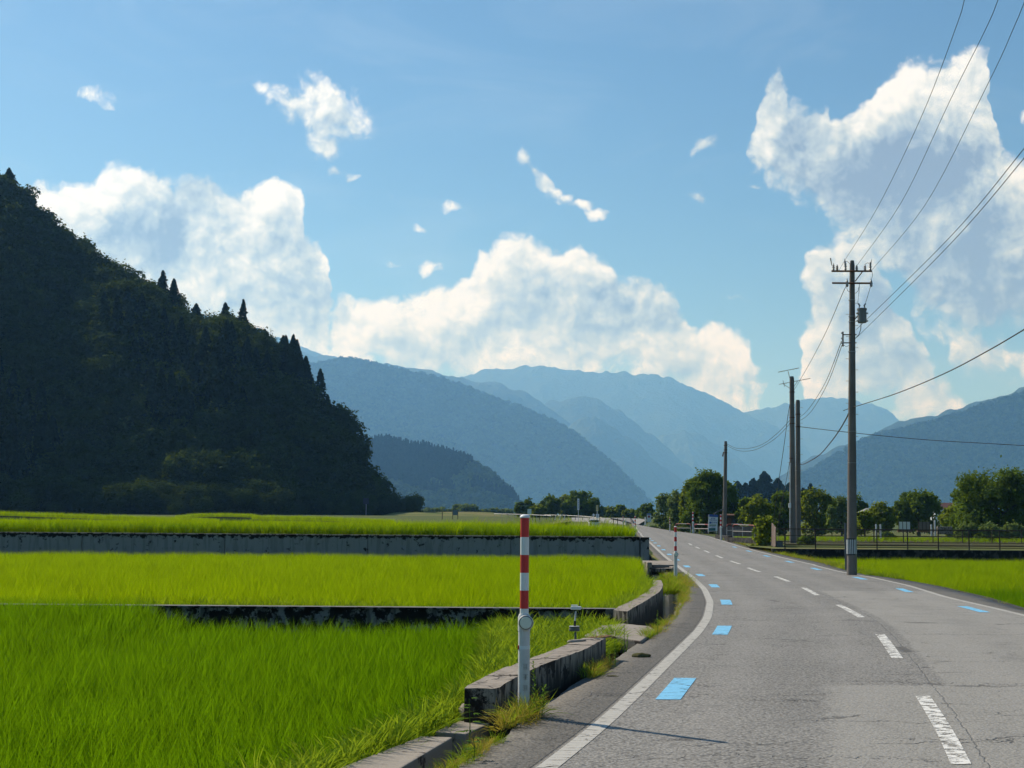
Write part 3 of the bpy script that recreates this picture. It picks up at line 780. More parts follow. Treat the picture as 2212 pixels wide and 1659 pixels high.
for k in range(8): mark('blue_mark', S0(28.6) + k * 8.5, 2.1, 5.40, 0.22, M['paint_blue'])
# the road's far bend to the left
inner = [at(x, y, Y) for x, y, Y in [(1372,1137,194),(1330,1131,202),(1270,1127.5,210),(1235,1126,213)]]
outer = [at(x, y, Y) for x, y, Y in [(1400,1121,256),(1350,1119.5,262),(1270,1118,268),(1235,1118,270)]]
V = [tuple(p) for p in inner] + [tuple(p) for p in outer]; n = len(inner)
def _paleroad(t, out):
    p = pos(t); principled(t, out, t.ramp(t.noise(p, 0.8, 5.0), [(0.3, (0.24, 0.235, 0.22)), (0.7, (0.32, 0.31, 0.29))]), 0.9, 0.2)
M['paleroad'] = mat('pale_worn_asphalt', _paleroad)
tagged(mesh_np('road', V, [(i, i + 1, n + i + 1, n + i) for i in range(n - 1)], M['paleroad']), kind='structure')

# ------------------------------------------------------------------ earth beds and banks
def grass_skirt(): 
    a = [Vector(p) for p in inner]; c = [Vector((p.x - 1.5, p.y - 7, 0.9)) for p in a]; d = [Vector(p) for p in outer]; e0, e1 = a[-1], d[-1]
    V = [tuple(p) for p in a + c] + [tuple(e0 + Vector((-8, -3, -1.2))), tuple(e1 + Vector((-9, 0, -1.0)))] + [tuple(e0), tuple(e1)]; n = len(a)
    tagged(mesh_np('embankment', V, [(i, i + 1, n + i + 1, n + i) for i in range(n - 1)] + [(2 * n, 2 * n + 2, 2 * n + 3, 2 * n + 1)], M['stubble']), kind='structure')
def flat(name, poly, z, material, kind='structure', parent=None, thick=0.0):
    zs = z if isinstance(z, (list, tuple)) else [z] * len(poly)
    b = MB()
    if thick: b.prism(poly, [q - thick for q in zs], zs)
    else: b.add([(p[0], p[1], q) for p, q in zip(poly, zs)], [tuple(range(len(poly)))])
    return tagged(b.obj(name, material, parent), kind=kind)
def _mud(t, out):
    p = pos(t); n = t.noise(p, 2.5, 5.0)
    principled(t, out, t.ramp(n, [(0.35, (0.018, 0.022, 0.010)), (0.7, (0.05, 0.05, 0.025))]), 0.5, 0.4, bump(t, n, 0.4, 0.05))
M['mud'] = mat('paddy_mud', _mud)
def _soil(t, out):
    p = pos(t); n = t.noise(p, 6.0, 6.0, 0.65)
    principled(t, out, t.ramp(n, [(0.3, (0.035, 0.040, 0.016)), (0.55, (0.085, 0.085, 0.035)), (0.75, (0.17, 0.14, 0.08))]), 0.95, 0.1, bump(t, n, 0.9, 0.06))
M['soil'] = mat('grassy_soil', _soil)
def _stubble(t, out):
    p = t.vmath('MULTIPLY', pos(t), (0.25, 1.0, 1)); n = t.noise(p, 0.35, 6.0, 0.6)
    principled(t, out, t.ramp(n, [(0.35, (0.07, 0.11, 0.022)), (0.52, (0.12, 0.135, 0.04)), (0.68, (0.21, 0.165, 0.075))]), 0.95, 0.1)
M['stubble'] = mat('mown_bank', _stubble)

grass_skirt()
RICE1 = [(-26, 6.0), (-2.3, 6.0), (-1.75, 9.2), (-0.85, 12.2), (-0.35, 15.8), (-0.38, 19.5), (-0.25, 24.2), (-26, 24.2)]
flat('paddy_bed', [(-60, 2.0), (-3.2, 2.0), (-1.75, 9.2), (-0.85, 12.2), (-0.35, 15.8), (-0.30, 24.5), (-60, 24.5)], -0.55, M['mud'], thick=0.5)

# pixel traces of the channel walls' tops, turned into plan
ZT = 0.26
WA_out = [on(x, y, ZT) for x, y in [(1070,1487),(1121,1459),(1170,1436),(1210,1421),(1248,1408),(1280,1393),(1309,1378)]]
WA_in = [on(x, y, ZT) for x, y in [(1003,1485),(1050,1460),(1095,1440),(1135,1425),(1170,1412),(1222,1392),(1262,1377)]]
WB_out = [on(x, y, ZT) for x, y in [(1355.7,1321),(1370,1311),(1388.4,1301),(1406.3,1289.4),(1423,1279.5),(1430.5,1270),(1432,1262),(1428,1252.6)]]
WB_in = [on(x, y, ZT) for x, y in [(1325,1318),(1338,1309),(1360.7,1298.5),(1380,1288),(1398,1278),(1406,1269.5),(1410,1261.5),(1411,1252.6)]]
def xy(ps): return [(p.x, p.y) for p in ps]
# bund between the rice and the channel
bund = [(-0.30, 24.4), (-0.35, 19.5), (-0.33, 15.8), (-0.83, 12.2), (-1.73, 9.2), (-3.0, 3.0), (-1.9, 3.0)] + [(p.x, p.y) for p in (on(735,1655,-.05), on(905,1592,-.05), on(985,1557,-.05))] + xy(WA_in) + [(1.55, 20.5), (1.72, 23.6), (1.8, 24.4)]
flat('bund', bund, -0.10, M['soil'], thick=0.7)
flat('paddy_bed', [(-90, 24.62)] + [(1.6, 24.62)] + [(p.x - 0.03, p.y) for p in WB_in if p.y > 24.7] + [(4.6, 46), (5.7, 60), (-90, 60)], -0.20, M['mud'], thick=0.5)
flat('paddy_bed', [(-130, 60.3), (5.45, 60.3), (6.3, 75), (9.0, 105), (-130, 112)], 1.10, M['mud'], thick=1.0)
flat('paddy_bed', [(Xo(y) + 0.42, y) for y in (30, 36, 42, 48, 54, 60, 66, 72, 77.5)] + [(70, 77.5), (70, 30)], -0.66, M['mud'], thick=0.5)
# channel floor under the whole run
chY = np.arange(3.0, 62, 0.5)
def chan_left(Y):
    a = np.array([(p.y, p.x) for p in WA_out] + [(p.y, p.x) for p in WB_out]); a = a[np.argsort(a[:, 0])]
    return np.where(Y < a[0, 0], a[0, 1] + (Y - a[0, 0]) * 0.32, np.where(Y > a[-1, 0], a[-1, 1] + (Y - a[-1, 0]) * 0.075, np.interp(Y, a[:, 0], a[:, 1])))
cl = chan_left(chY) - 0.25; crr = np.interp(chY, YS, XE) + 0.05
V = [(x, y, -0.72) for x, y in zip(cl, chY)] + [(x, y, -0.72) for x, y in zip(crr, chY)]; n = len(chY)
tagged(mesh_np('channel_bed', V, [(i, n + i, n + i + 1, i + 1) for i in range(n - 1)], M['mud']), kind='structure')
def _water(t, out):
    p = pos(t); n = t.noise(t.vmath('MULTIPLY', p, (2.0, 9.0, 1)), 2.2, 4.0, 0.6, 0.6)
    principled(t, out, (0.03, 0.045, 0.04), 0.08, 1.0, bump(t, n, 0.9, 0.14))
M['water'] = mat('channel_water', _water)
wY = chY[(chY > 21) & (chY < 62)]; wl = chan_left(wY) - 0.05; wr = np.interp(wY, YS, XE) + 0.02; n = len(wY)
V = [(x, y, -0.40) for x, y in zip(wl, wY)] + [(x, y, -0.40) for x, y in zip(wr, wY)]
tagged(mesh_np('water', V, [(i, n + i, n + i + 1, i + 1) for i in range(n - 1)], M['water']), kind='structure')
# concrete bank from the upper field down to the road
bY = np.concatenate([np.arange(60, 140, 4.0), np.arange(140, 206, 8.0)])
bl = np.interp(bY, [60, 75, 105, 140, 205], [5.45, 6.3, 9.0, 11.4, 16.4]); br = np.interp(bY, YS, XE) + 0.1
zt = np.interp(bY, [60, 75, 105, 140, 205], [1.12, 1.10, 1.15, 1.25, 2.1]); zr_ = np.array([zroad(y) for y in bY]) - 0.03
mx = bl + (br - bl) * 0.55
V = [(x, y, z) for x, y, z in zip(bl, bY, zt)] + [(x, y, z * .2 - .25) if y < 75 else (x, y, (z + zz) * .5 - .2) for x, y, z, zz in zip(mx, bY, zt, zr_)] + [(x, y, z) for x, y, z in zip(br, bY, zr_)]; n = len(bY)
F = [(i, n + i, n + i + 1, i + 1) for i in range(n - 1)] + [(n + i, 2 * n + i, 2 * n + i + 1, n + i + 1) for i in range(n - 1)]
tagged(mesh_np('embankment', V, F, M['stubble']), kind='structure')

# ------------------------------------------------------------------ concrete
def concrete(name, base, dark, stain, streak=True, moss=0.5, sc_=3.0, topmoss=False, ztop=0.0, dark_below=None):
    def fn(t, out):
        p = pos(t); n = t.noise(p, sc_, 7.0, 0.66); n2 = t.noise(p, sc_ * 9, 4.0, 0.7); b = t.noise(p, 0.5, 4.0)
        pv = t.vmath('MULTIPLY', p, (5.0, 5.0, 0.55)); sk = t.noise(pv, 1.3, 5.0, 0.6)
        c = t.mix(t.math('MULTIPLY', b, 0.7), base, tuple(x * 0.7 for x in base))
        c = t.mix(t.math('MULTIPLY', n2, 0.45), c, tuple(x * 0.62 for x in base))
        m = t.smooth(t.math('MULTIPLY_ADD', n2, 0.16, n), stain, stain + 0.07)
        if streak: m = t.math('MAXIMUM', m, t.math('MULTIPLY', t.smooth(sk, 0.50, 0.60), moss))
        if topmoss:
            s = t.new('ShaderNodeSeparateXYZ'); t.put(s.inputs[0], p)
            e = t.math('SUBTRACT', ztop, s.outputs[2])
            m = t.math('MAXIMUM', m, t.smooth(t.math('MULTIPLY_ADD', t.math('SUBTRACT', t.noise(p, 4.5, 5.0, 0.65), 0.5), 0.85, t.math('MULTIPLY', e, -1.0)), -0.16, -0.08))
        if dark_below is not None:  # darker towards the bottom, the upper limit broken by streak noise
            s2 = t.new('ShaderNodeSeparateXYZ'); t.put(s2.inputs[0], p)
            zz = t.math('MULTIPLY_ADD', t.math('SUBTRACT', sk, 0.5), 1.3, s2.outputs[2])
            m = t.math('MAXIMUM', m, t.math('MULTIPLY', t.smooth(zz, dark_below + 0.05, dark_below - 0.12), 0.92))
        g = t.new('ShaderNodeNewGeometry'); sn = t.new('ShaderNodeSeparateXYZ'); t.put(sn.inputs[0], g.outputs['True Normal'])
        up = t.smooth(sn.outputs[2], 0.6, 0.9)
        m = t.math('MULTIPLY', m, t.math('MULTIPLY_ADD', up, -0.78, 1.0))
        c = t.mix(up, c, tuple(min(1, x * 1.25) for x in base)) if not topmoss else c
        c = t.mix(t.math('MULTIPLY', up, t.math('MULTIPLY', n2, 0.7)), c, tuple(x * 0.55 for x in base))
        pc = t.vmath('ADD', p, t.vmath('MULTIPLY', t.noise(p, 5.0, 3.0, color=True), (.25, .25, .25)))
        ck = t.smooth(t.voro(pc, 1.15, 'DISTANCE_TO_EDGE'), .018, .005)
        m = t.math('MAXIMUM', m, t.math('MULTIPLY', t.math('MULTIPLY', ck, up), .85))
        c = t.mix(m, c, dark)
        principled(t, out, c, 0.9, 0.2, bump(t, t.math('ADD', n, t.math('MULTIPLY', n2, 0.5)), 0.7, 0.02))
    return mat(name, fn)
M['conc_old'] = concrete('weathered_concrete', (0.30, 0.265, 0.225), (0.014, 0.013, 0.012), 0.60, moss=0.9, dark_below=0.13)
M['conc_lichen'] = concrete('lichen_black_concrete', (0.20, 0.20, 0.20), (0.008, 0.008, 0.008), 0.51, moss=0.6, sc_=4.5)
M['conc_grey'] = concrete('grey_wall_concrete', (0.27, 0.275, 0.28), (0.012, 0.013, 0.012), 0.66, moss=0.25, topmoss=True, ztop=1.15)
M['conc_dark'] = concrete('dark_wall_concrete', (0.055, 0.055, 0.052), (0.010, 0.010, 0.010), 0.52, moss=0.5)
M['conc_slab'] = concrete('cracked_slab_concrete', (0.30, 0.27, 0.23), (0.05, 0.04, 0.035), 0.66, streak=False)

def wall_run(name, inn, out_, z0, z1, mt, label, cat, bevel=0.02, joints=0):
    t = empty(name, (inn[0].x, inn[0].y, z0), label, cat)
    I, O = xy(inn), xy(out_); n = len(I)
    rgw = random.Random(len(I) + int(I[0][1] * 10))
    k = 0
    for i in range(n - 1):
        b = MB(); g = 0.012 if i % 2 else 0.004
        def lerp(a, c, f): return (a[0] + (c[0] - a[0]) * f, a[1] + (c[1] - a[1]) * f)
        q = [lerp(I[i], I[i + 1], g), lerp(O[i], O[i + 1], g), lerp(O[i], O[i + 1], 1 - g), lerp(I[i], I[i + 1], 1 - g)]
        q = [(x - t.location.x, y - t.location.y) for x, y in q]
        dz = rgw.uniform(-0.004, 0.004)
        b.prism(q, 0, (z1 - z0) + dz)
        o = b.obj('concrete_section', mt, t)
        # chip the top edges
        bm = bmesh.new(); bm.from_mesh(o.data)
        bmesh.ops.subdivide_edges(bm, edges=[e for e in bm.edges if e.calc_length() > 0.25], cuts=5, use_grid_fill=True)
        for v in bm.verts:
            if v.co.z > (z1 - z0) * 0.9 and len(v.link_faces) > 0:
                v.co.z -= abs(rgw.gauss(0, 0.004)); v.co.x += rgw.gauss(0, 0.003)
        bm.to_mesh(o.data); bm.free(); k += 1
    return t
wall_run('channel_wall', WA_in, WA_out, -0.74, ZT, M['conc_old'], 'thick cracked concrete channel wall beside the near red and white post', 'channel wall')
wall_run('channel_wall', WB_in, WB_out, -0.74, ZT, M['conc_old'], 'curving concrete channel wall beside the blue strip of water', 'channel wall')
# low retaining wall between the two near rice fields
b = MB()
b.box((-29.2, 24.5, -0.18), (62, 0.2, 0.84)).box((-29.2, 24.49, 0.25), (62, 0.26, 0.03))
tagged(b.obj('retaining_wall', M['conc_lichen'], bevel=0.006), 'low black stained concrete wall in front of the middle rice field', 'retaining wall')
# grey wall under the upper field
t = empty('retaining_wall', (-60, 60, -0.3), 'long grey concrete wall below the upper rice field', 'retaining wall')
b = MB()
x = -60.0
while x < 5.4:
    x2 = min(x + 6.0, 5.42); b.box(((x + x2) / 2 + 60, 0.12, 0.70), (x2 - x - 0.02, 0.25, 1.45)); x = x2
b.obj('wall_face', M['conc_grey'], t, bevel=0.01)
MB().box((32.7, 0.10, 1.447), (65.4, 0.33, 0.05)).obj('coping', M['conc_old'], t, bevel=0.01)
MB().box((65.62, 0.1, 0.68), (0.36, 0.5, 1.55)).obj('end_post', M['conc_grey'], t, bevel=0.02)
# concrete cover slab over the channel
sl = [on(1262, 1378, .06), on(1300, 1356, .06), on(1345, 1352, .04), on(1404, 1358, .02), on(1416, 1366, .01), on(1384, 1391, .0), on(1330, 1381, .03), on(1290, 1384, .06)]
c0 = sl[0]
bb = MB().prism([(p.x - c0.x, p.y - c0.y) for p in sl], -0.16, [p.z + 0.04 for p in sl])
o = bb.obj('cover_slab', M['conc_slab'], bevel=0.02); o.location = (c0.x, c0.y, 0)
tagged(o, 'cracked concrete slab bridging the channel by the roadside', 'cover slab')
# broken rim pieces of the slab
def _rust(t, out):
    n = t.noise(pos(t), 14.0, 5.0); principled(t, out, t.ramp(n, [(0.35, (0.10, 0.045, 0.022)), (0.7, (0.30, 0.17, 0.11))]), 0.9, 0.1, bump(t, n, 0.8, 0.02))
M['brick'] = mat('reddish_broken_concrete', _rust)
def rock(name, c, s, seed, mt, label, cat, flatz=0.0, rot=0.0, group=None):
    bm = bmesh.new(); bmesh.ops.create_icosphere(bm, subdivisions=3, radius=1.0); r = random.Random(seed)
    from mathutils import noise as mn
    for v in bm.verts:
        d = 1 + 0.28 * mn.noise(v.co * 1.4 + Vector((seed * 3.1, 0, 0))) + 0.08 * mn.noise(v.co * 5 + Vector((0, seed, 0)))
        v.co = Vector((v.co.x * s[0], v.co.y * s[1], v.co.z * s[2])) * d
        if flatz and v.co.z < -s[2] * flatz: v.co.z = -s[2] * flatz
    me = bpy.data.meshes.new(name); bm.to_mesh(me); bm.free(); me.materials.append(mt)
    me.polygons.foreach_set('use_smooth', np.ones(len(me.polygons), dtype=bool))
    o = bpy.data.objects.new(name, me); link(o); o.location = c; o.rotation_euler = (0, 0, rot); return tagged(o, label, cat, group)
def _stone(t, out):
    p = pos(t); n = t.noise(p, 12.0, 6.0); m = t.smooth(t.noise(p, 7.0, 4.0), 0.5, 0.62)
    principled(t, out, t.mix(m, t.ramp(n, [(0.3, (0.14, 0.12, 0.10)), (0.7, (0.32, 0.28, 0.24))]), (0.07, 0.065, 0.025)), 0.9, 0.2, bump(t, n, 0.7, 0.02))
M['stone'] = mat('mossy_stone', _stone)
p = on(1024, 1540, 0.02); rock('boulder', (p.x, p.y - 0.02, 0.03), (0.145, 0.10, 0.085), 4, M['stone'], 'rounded mossy stone lying at the foot of the near channel wall', 'boulder', rot=-0.3)
for k, (x, y, s) in enumerate([(1285, 1379, .10), (1305, 1376, .13), (1268, 1381, .07)]):
    p = on(x, y, 0.12); rock('rubble', (p.x, p.y, 0.115), (s * 1.3, s * .6, .028), 20 + k, M['brick'], ['long reddish concrete fragment on the rim of the cracked slab', 'widest reddish concrete fragment on the rim of the cracked slab', 'smallest reddish concrete fragment beside the cracked slab'][k], 'rubble', flatz=0.5, rot=0.4 * k)
p = on(1222, 1385, ZT); rock('rubble', (p.x + .12, p.y - .1, ZT + .01), (0.16, 0.05, 0.02), 31, M['conc_slab'], 'thin grey flake of concrete lying on the near channel wall', 'rubble', rot=0.8)
p = on(1385, 1419, 0); rock('dirt_mound', (p.x, p.y, 0.005), (0.115, 0.09, 0.05), 9, M['soil'], 'small brown clump of dirt on the dark road shoulder', 'dirt', flatz=0.2)
p = on(1323, 1461, 0); rock('dirt_mound', (p.x, p.y, 0.0), (0.07, 0.03, 0.012), 12, M['soil'], 'thin crumb of dirt at the edge of the shoulder', 'dirt', flatz=0.2)
# low kerb slabs at the near end of the channel
ks = [([(985,1557),(1058,1555),(1062,1560),(1006,1585),(940,1580)], 'moss spotted kerb slab next to the mossy stone'),
      ([(908,1590),(978,1592),(900,1636),(860,1660),(735,1655)], 'pale kerb slab in the bottom corner beside the tall grass'),
      ([(728,1662),(852,1664),(760,1730),(560,1730)], 'kerb slab at the very bottom edge of the picture')]
for k, (px, lab) in enumerate(ks[:2]):
    if k == 1: px = [(908,1590),(978,1592),(880,1650),(800,1700),(600,1710)]
    w_ = [on(x, y, -0.04) for x, y in px]; c0 = w_[0]
    o = MB().prism([(q.x - c0.x, q.y - c0.y) for q in w_], -0.55, -0.0).obj('kerb_slab', M['conc_slab'], bevel=0.015); o.location = (c0.x, c0.y, -0.04)
    tagged(o, lab, 'kerb slab', 'kerb slabs along the channel')
# sluice blocks beyond the curving wall
t = empty('sluice', on(1418, 1240, 0), 'small broken concrete sluice box in the channel behind the far red and white post', 'sluice')
c0 = t.location
MB().box((-0.25, 0.4, 0.0), (0.16, 1.2, 0.8)).obj('side_wall', M['conc_old'], t, bevel=0.02); MB().box((0.62, 0.5, -0.06), (0.16, 1.0, 0.6)).obj('side_wall', M['conc_old'], t, bevel=0.02)
MB().box((0.2, 0.0, 0.13), (0.85, 0.18, 0.14)).obj('front_beam', M['conc_old'], t, bevel=0.02)
MB().box((0.25, 1.5, 0.30), (1.1, 1.0, 0.10), Matrix.Rotation(0.12, 3, 'X')).obj('cover_plate', M['conc_slab'], t, bevel=0.015)
# right-hand kerb wall that drops to the rice
ky = np.arange(29.5, 77.9, 1.0); b = MB()
for i in range(len(ky) - 1):
    y0, y1 = ky[i], ky[i + 1] - 0.01; x0, x1 = Xo(y0) + 0.10, Xo(y1) + 0.10
    z = zroad(y0) - 0.04
    b.prism([(x0, y0), (x0 + .22, y0), (x1 + .22, y1), (x1, y1)], -0.9, z)
tagged(b.obj('kerb_wall', M['conc_dark'], bevel=0.01), 'low dark concrete kerb wall between the right shoulder and the rice', 'kerb wall')
flat('verge', [(Xo(y) - .02, y) for y in np.arange(20, 130, 4)] + [(Xo(y) + 0.9, y) for y in np.arange(128, 76, -4)] + [(Xo(y) + 0.16, y) for y in np.arange(76, 19, -4)],
     [zroad(y) - .02 for y in np.arange(20, 130, 4)] + [zroad(y) - .25 for y in np.arange(128, 76, -4)] + [zroad(y) - .05 for y in np.arange(76, 19, -4)], M['soil'])

# dark wall behind the right-hand rice, ground beyond it
WR0 = at(1668, 1187, 78); 
b = MB(); b.box((43 + WR0.x - 14.3, 78.1, -0.14), (57.4, 0.3, 1.12)); tagged(b.obj('retaining_wall', M['conc_dark'], bevel=0.02), 'dark low concrete wall between the right rice field and the fence', 'retaining wall')
flat('field_ground', [(14.3, 78.25), (72, 78.25), (120, 300), (24, 300), (19.5, 130), (16.2, 100), (14.3, 86)], [.42, .42, .52, .52, .48, .44, .42], M['stubble'])
for y0, y1, x0, x1 in [(88.5, 101, 17.0, 80), (104, 128, 19, 90)]:
    flat('crop_strip', [(x0, y0), (x1, y0), (x1 + 6, y1), (x0 + 2, y1)], 0.53, M['soil'])

# ------------------------------------------------------------------ rice and grass tufts
def blades(n, h, w, spread, lean, seed, seg=3, hvar=0.25, bend=0.25):
    rg = np.random.default_rng(seed); V = []; F = []; T = []
    for i in range(n):
        a = rg.uniform(0, 6.283); r0 = spread * rg.uniform(0, 1) ** .5; L = h * rg.uniform(1 - hvar, 1 + hvar * .5); ln = lean * rg.uniform(.2, 1.2)
        b0 = np.array([math.cos(a) * r0, math.sin(a) * r0, 0]); da = a + rg.normal(0, .6); d = np.array([math.cos(da), math.sin(da), 0])
        wa = rg.uniform(0, 3.1416); wd = np.array([math.cos(wa), math.sin(wa), 0]) * w / 2
        base = len(V)
        for k in range(seg):
            t = k / seg; c = b0 + d * (ln * L * t + bend * L * t ** 2.6) + np.array([0, 0, L * (t - .22 * ln * t ** 3 - 0.3 * bend * t ** 3)])
            ww = wd * (0.8 if k == 0 else 1.0 - .25 * t); V += [c - ww, c + ww]
        t = 1; V.append(b0 + d * (ln * L + bend * L) + np.array([0, 0, L * (1 - .22 * ln - 0.3 * bend)]))
        for k in range(seg - 1): F.append((base + 2 * k, base + 2 * k + 1, base + 2 * k + 3, base + 2 * k + 2)); T.append((u0 := rg.uniform() if k == 0 else u0) * (.25 if k == 0 else 1.0))  # lowest segment tinted darker: sheath colour plus painted shade among the stems
        F.append((base + 2 * seg - 2, base + 2 * seg - 1, base + 2 * seg)); T.append(u0)
    return np.array(V), F, np.array(T)
def tuft(nm, mt, *a, **k):
    V, F, T = blades(*a, **k); return mesh_np(nm, V, F, mt, attrs={'tint': ('FACE', 'FLOAT', T)}, linked=False)
RICE = proto_collection('rice_kinds', [tuft('rice_plant', M['rice_near'], 42, .66, .0070, .055, .15, 100 + k, seg=3, bend=.2) for k in range(5)])
RICEM = proto_collection('rice_middle_kinds', [tuft('rice_plant', M['rice'], 36, .66, .0085, .07, .15, 110 + k, seg=3, bend=.2) for k in range(5)])
RICEF = proto_collection('rice_far_kinds', [tuft('rice_plant', M['rice'], 30, .66, .012, .10, .16, 120 + k, seg=2) for k in range(4)])
RICED = proto_collection('rice_edge_kinds', [tuft('rice_plant', M['rice_edge_shade'], 30, .66, .0095, .06, .26, 140 + k, seg=4, bend=.4) for k in range(4)])
GRASS = proto_collection('grass_kinds', [tuft('grass_tuft', M['grass'], 26, .26, .010, .05, .38, 160 + k, seg=4, bend=.45) for k in range(4)])
TALL = proto_collection('tall_grass_kinds', [tuft('tall_grass', M['grass'], 9, .52, .011, .04, .2, 180 + k, seg=5, bend=.35) for k in range(4)])
DRY = proto_collection('dry_grass_kinds', [tuft('dry_tuft', M['drygrass'] if k < 2 else M['grass'], 22, .22, .006, .05, .5, 200 + k, seg=4, bend=.6) for k in range(4)])
def inside(poly, X, Y):
    r = np.zeros(len(X), bool); n = len(poly)
    for i in range(n):
        x0, y0 = poly[i]; x1, y1 = poly[(i + 1) % n]
        c = ((y0 > Y) != (y1 > Y)) & (X < (x1 - x0) * (Y - y0) / (y1 - y0 + 1e-12) + x0); r ^= c
    return r
def rows(poly, dx, dy, z, seed, jit=.35, view=True, margin=1.06):
    a = np.array(poly); rg = np.random.default_rng(seed)
    X, Y = np.meshgrid(np.arange(a[:, 0].min(), a[:, 0].max(), dx), np.arange(a[:, 1].min(), a[:, 1].max(), dy)); X = X.ravel(); Y = Y.ravel()
    X = X + rg.uniform(-jit, jit, len(X)) * dx; Y = Y + rg.uniform(-jit, jit, len(Y)) * dy
    k = inside(poly, X, Y)
    if view: k &= (X > -Y * .36 * margin - 3.5) & (X < Y * .36 * margin + 3.5)
    X, Y = X[k], Y[k]; Z = z(X, Y) if callable(z) else np.full(len(X), z)
    return np.stack([X, Y, Z], 1)
def hvary(P_, seed, amp=.06, f=.7): 
    P_ = P_.copy(); P_[:, 2] += (fbm(P_[:, 0] * f, P_[:, 1] * f, 3, seed) - .5) * amp; return P_
q = hvary(rows(RICE1, .20, .22, -.57, 1), 3, .14); q[:, 2] += np.clip((-q[:, 0] - 5.3) / .8, 0, 1) * np.clip((q[:, 1] - 19) / 4, 0, 1) * .38
scatter('rice', q, RICE, 5, .85, 1.12, 11, .07)
scatter('rice', rows([(-2.2, 6), (-1.7, 9.2), (-.8, 12.2), (-.3, 15.8), (-.33, 19.5), (-.2, 24.1), (-.55, 24.1), (-.7, 19.5), (-.72, 15.8), (-1.25, 12.2), (-2.2, 9.2), (-2.8, 6)], .14, .16, -.56, 2), RICED, 4, .8, 1.1, 12, .16)
R2 = [(-60, 24.8), (1.4, 24.8)] + [(p.x - .32, p.y) for p in WB_in if p.y > 25] + [(4.2, 46), (5.2, 59.6), (-60, 59.6)]
scatter('rice', hvary(rows(R2, .26, .30, -.22, 3), 4, .12, .4), RICEM, 5, .85, 1.12, 13, .07)
R3 = [(-60, 60.5), (5.15, 60.5), (5.9, 75), (7.6, 96), (-60, 100)]
q = rows(R3, .42, .40, 1.08, 4); q = q[(q[:, 1] < 68) | (rng.uniform(size=len(q)) < .35)]
q[:, 2] -= np.clip((q[:, 0] + 2) / 8, 0, 1) * .12 + (q[:, 1] - 60) * .004
scatter('rice', hvary(q, 5, .16, .3), RICEF, 4, 1.0, 1.28, 14, .06)
qf = rows([(-60, 60.45), (5.15, 60.45), (5.3, 62.5), (-60, 62.5)], .26, .28, 1.06, 5); qf[:, 2] -= np.clip((qf[:, 0] + 2) / 8, 0, 1) * .12; scatter('rice', qf, RICED, 4, .85, 1.1, 19, .08)  # front rows use the darker leaf, shade painted into its colour
qf = rows([(-60, 24.85), (1.3, 24.85), (1.5, 25.7), (-60, 25.7)], .17, .17, -.22, 6); scatter('rice', qf, RICED, 4, .7, 1.0, 18, .12)  # front rows again in the leaf with painted-in shade
for k, (y0, y1, zz) in enumerate([(31.5, 42.2, -.68), (43.4, 61.2, -.66), (62.2, 77.3, -.60)]):
    poly = [(Xo(y) + .55, y) for y in np.linspace(y0, y1, 6)] + [(62, y1), (62, y0)]
    scatter('rice', hvary(rows(poly, .30, .32, zz, 20 + k), 6, .12, .4), RICE if k == 0 else RICEF, 4, .85, 1.12, 15 + k, .07)
# crops behind the fence
for k, (y0, y1, x0, x1) in enumerate([(104, 128, 19, 70)]):
    scatter('crop_rows', rows([(x0, y0), (x1, y0), (x1, y1), (x0, y1)], .9, .9, .45, 30 + k), RICEF, 4, .6, .8, 31, .1)
# fields on the far left, below the dark hill
def far_field(px_top, Y0, Y1, depth_drop, seed, mt=None, rice=True):
    tops = [at(x, y, Y0) for x, y in px_top]
    xs = np.array([p.x for p in tops]); zs = np.array([p.z for p in tops]) - .62
    n = len(xs); V = [(x, Y0, z) for x, z in zip(xs, zs)] + [(x * Y1 / Y0, Y1, z + depth_drop) for x, z in zip(xs, zs)] + [(x, Y0 - .1, z - 2.5) for x, z in zip(xs, zs)]
    F = [(i, i + 1, n + i + 1, n + i) for i in range(n - 1)] + [(2 * n + i, 2 * n + i + 1, i + 1, i) for i in range(n - 1)]
    tagged(mesh_np('field_terrace', V, F, mt or M['mud']), kind='structure')
    if rice:
        P_ = rows([(xs[0], Y0 + .3), (xs[-1], Y0 + .3), (xs[-1] * Y1 / Y0, Y1), (xs[0] * Y1 / Y0, Y1)], .55, .55, 0, seed)
        P_[:, 2] = np.interp(P_[:, 0] * Y0 / P_[:, 1], xs, zs) + (P_[:, 1] - Y0) / (Y1 - Y0) * depth_drop
        scatter('rice', P_, RICEF, 4, .85, 1.15, seed, .06)
far_field([(-400,1085),(0,1101),(150,1106),(300,1111),(430,1115),(470,1117)], 150, 172, -.4, 41)
far_field([(380,1111),(430,1106.5),(490,1106),(548,1108),(560,1113)], 185, 205, -.2, 42)
far_field([(545,1110),(620,1111),(700,1113),(800,1117),(850,1119)], 160, 175, -.2, 43)
far_field([(-100,1106),(0,1108),(90,1110),(140,1114)], 140, 149, 0, 44, M['stubble'], rice=False)

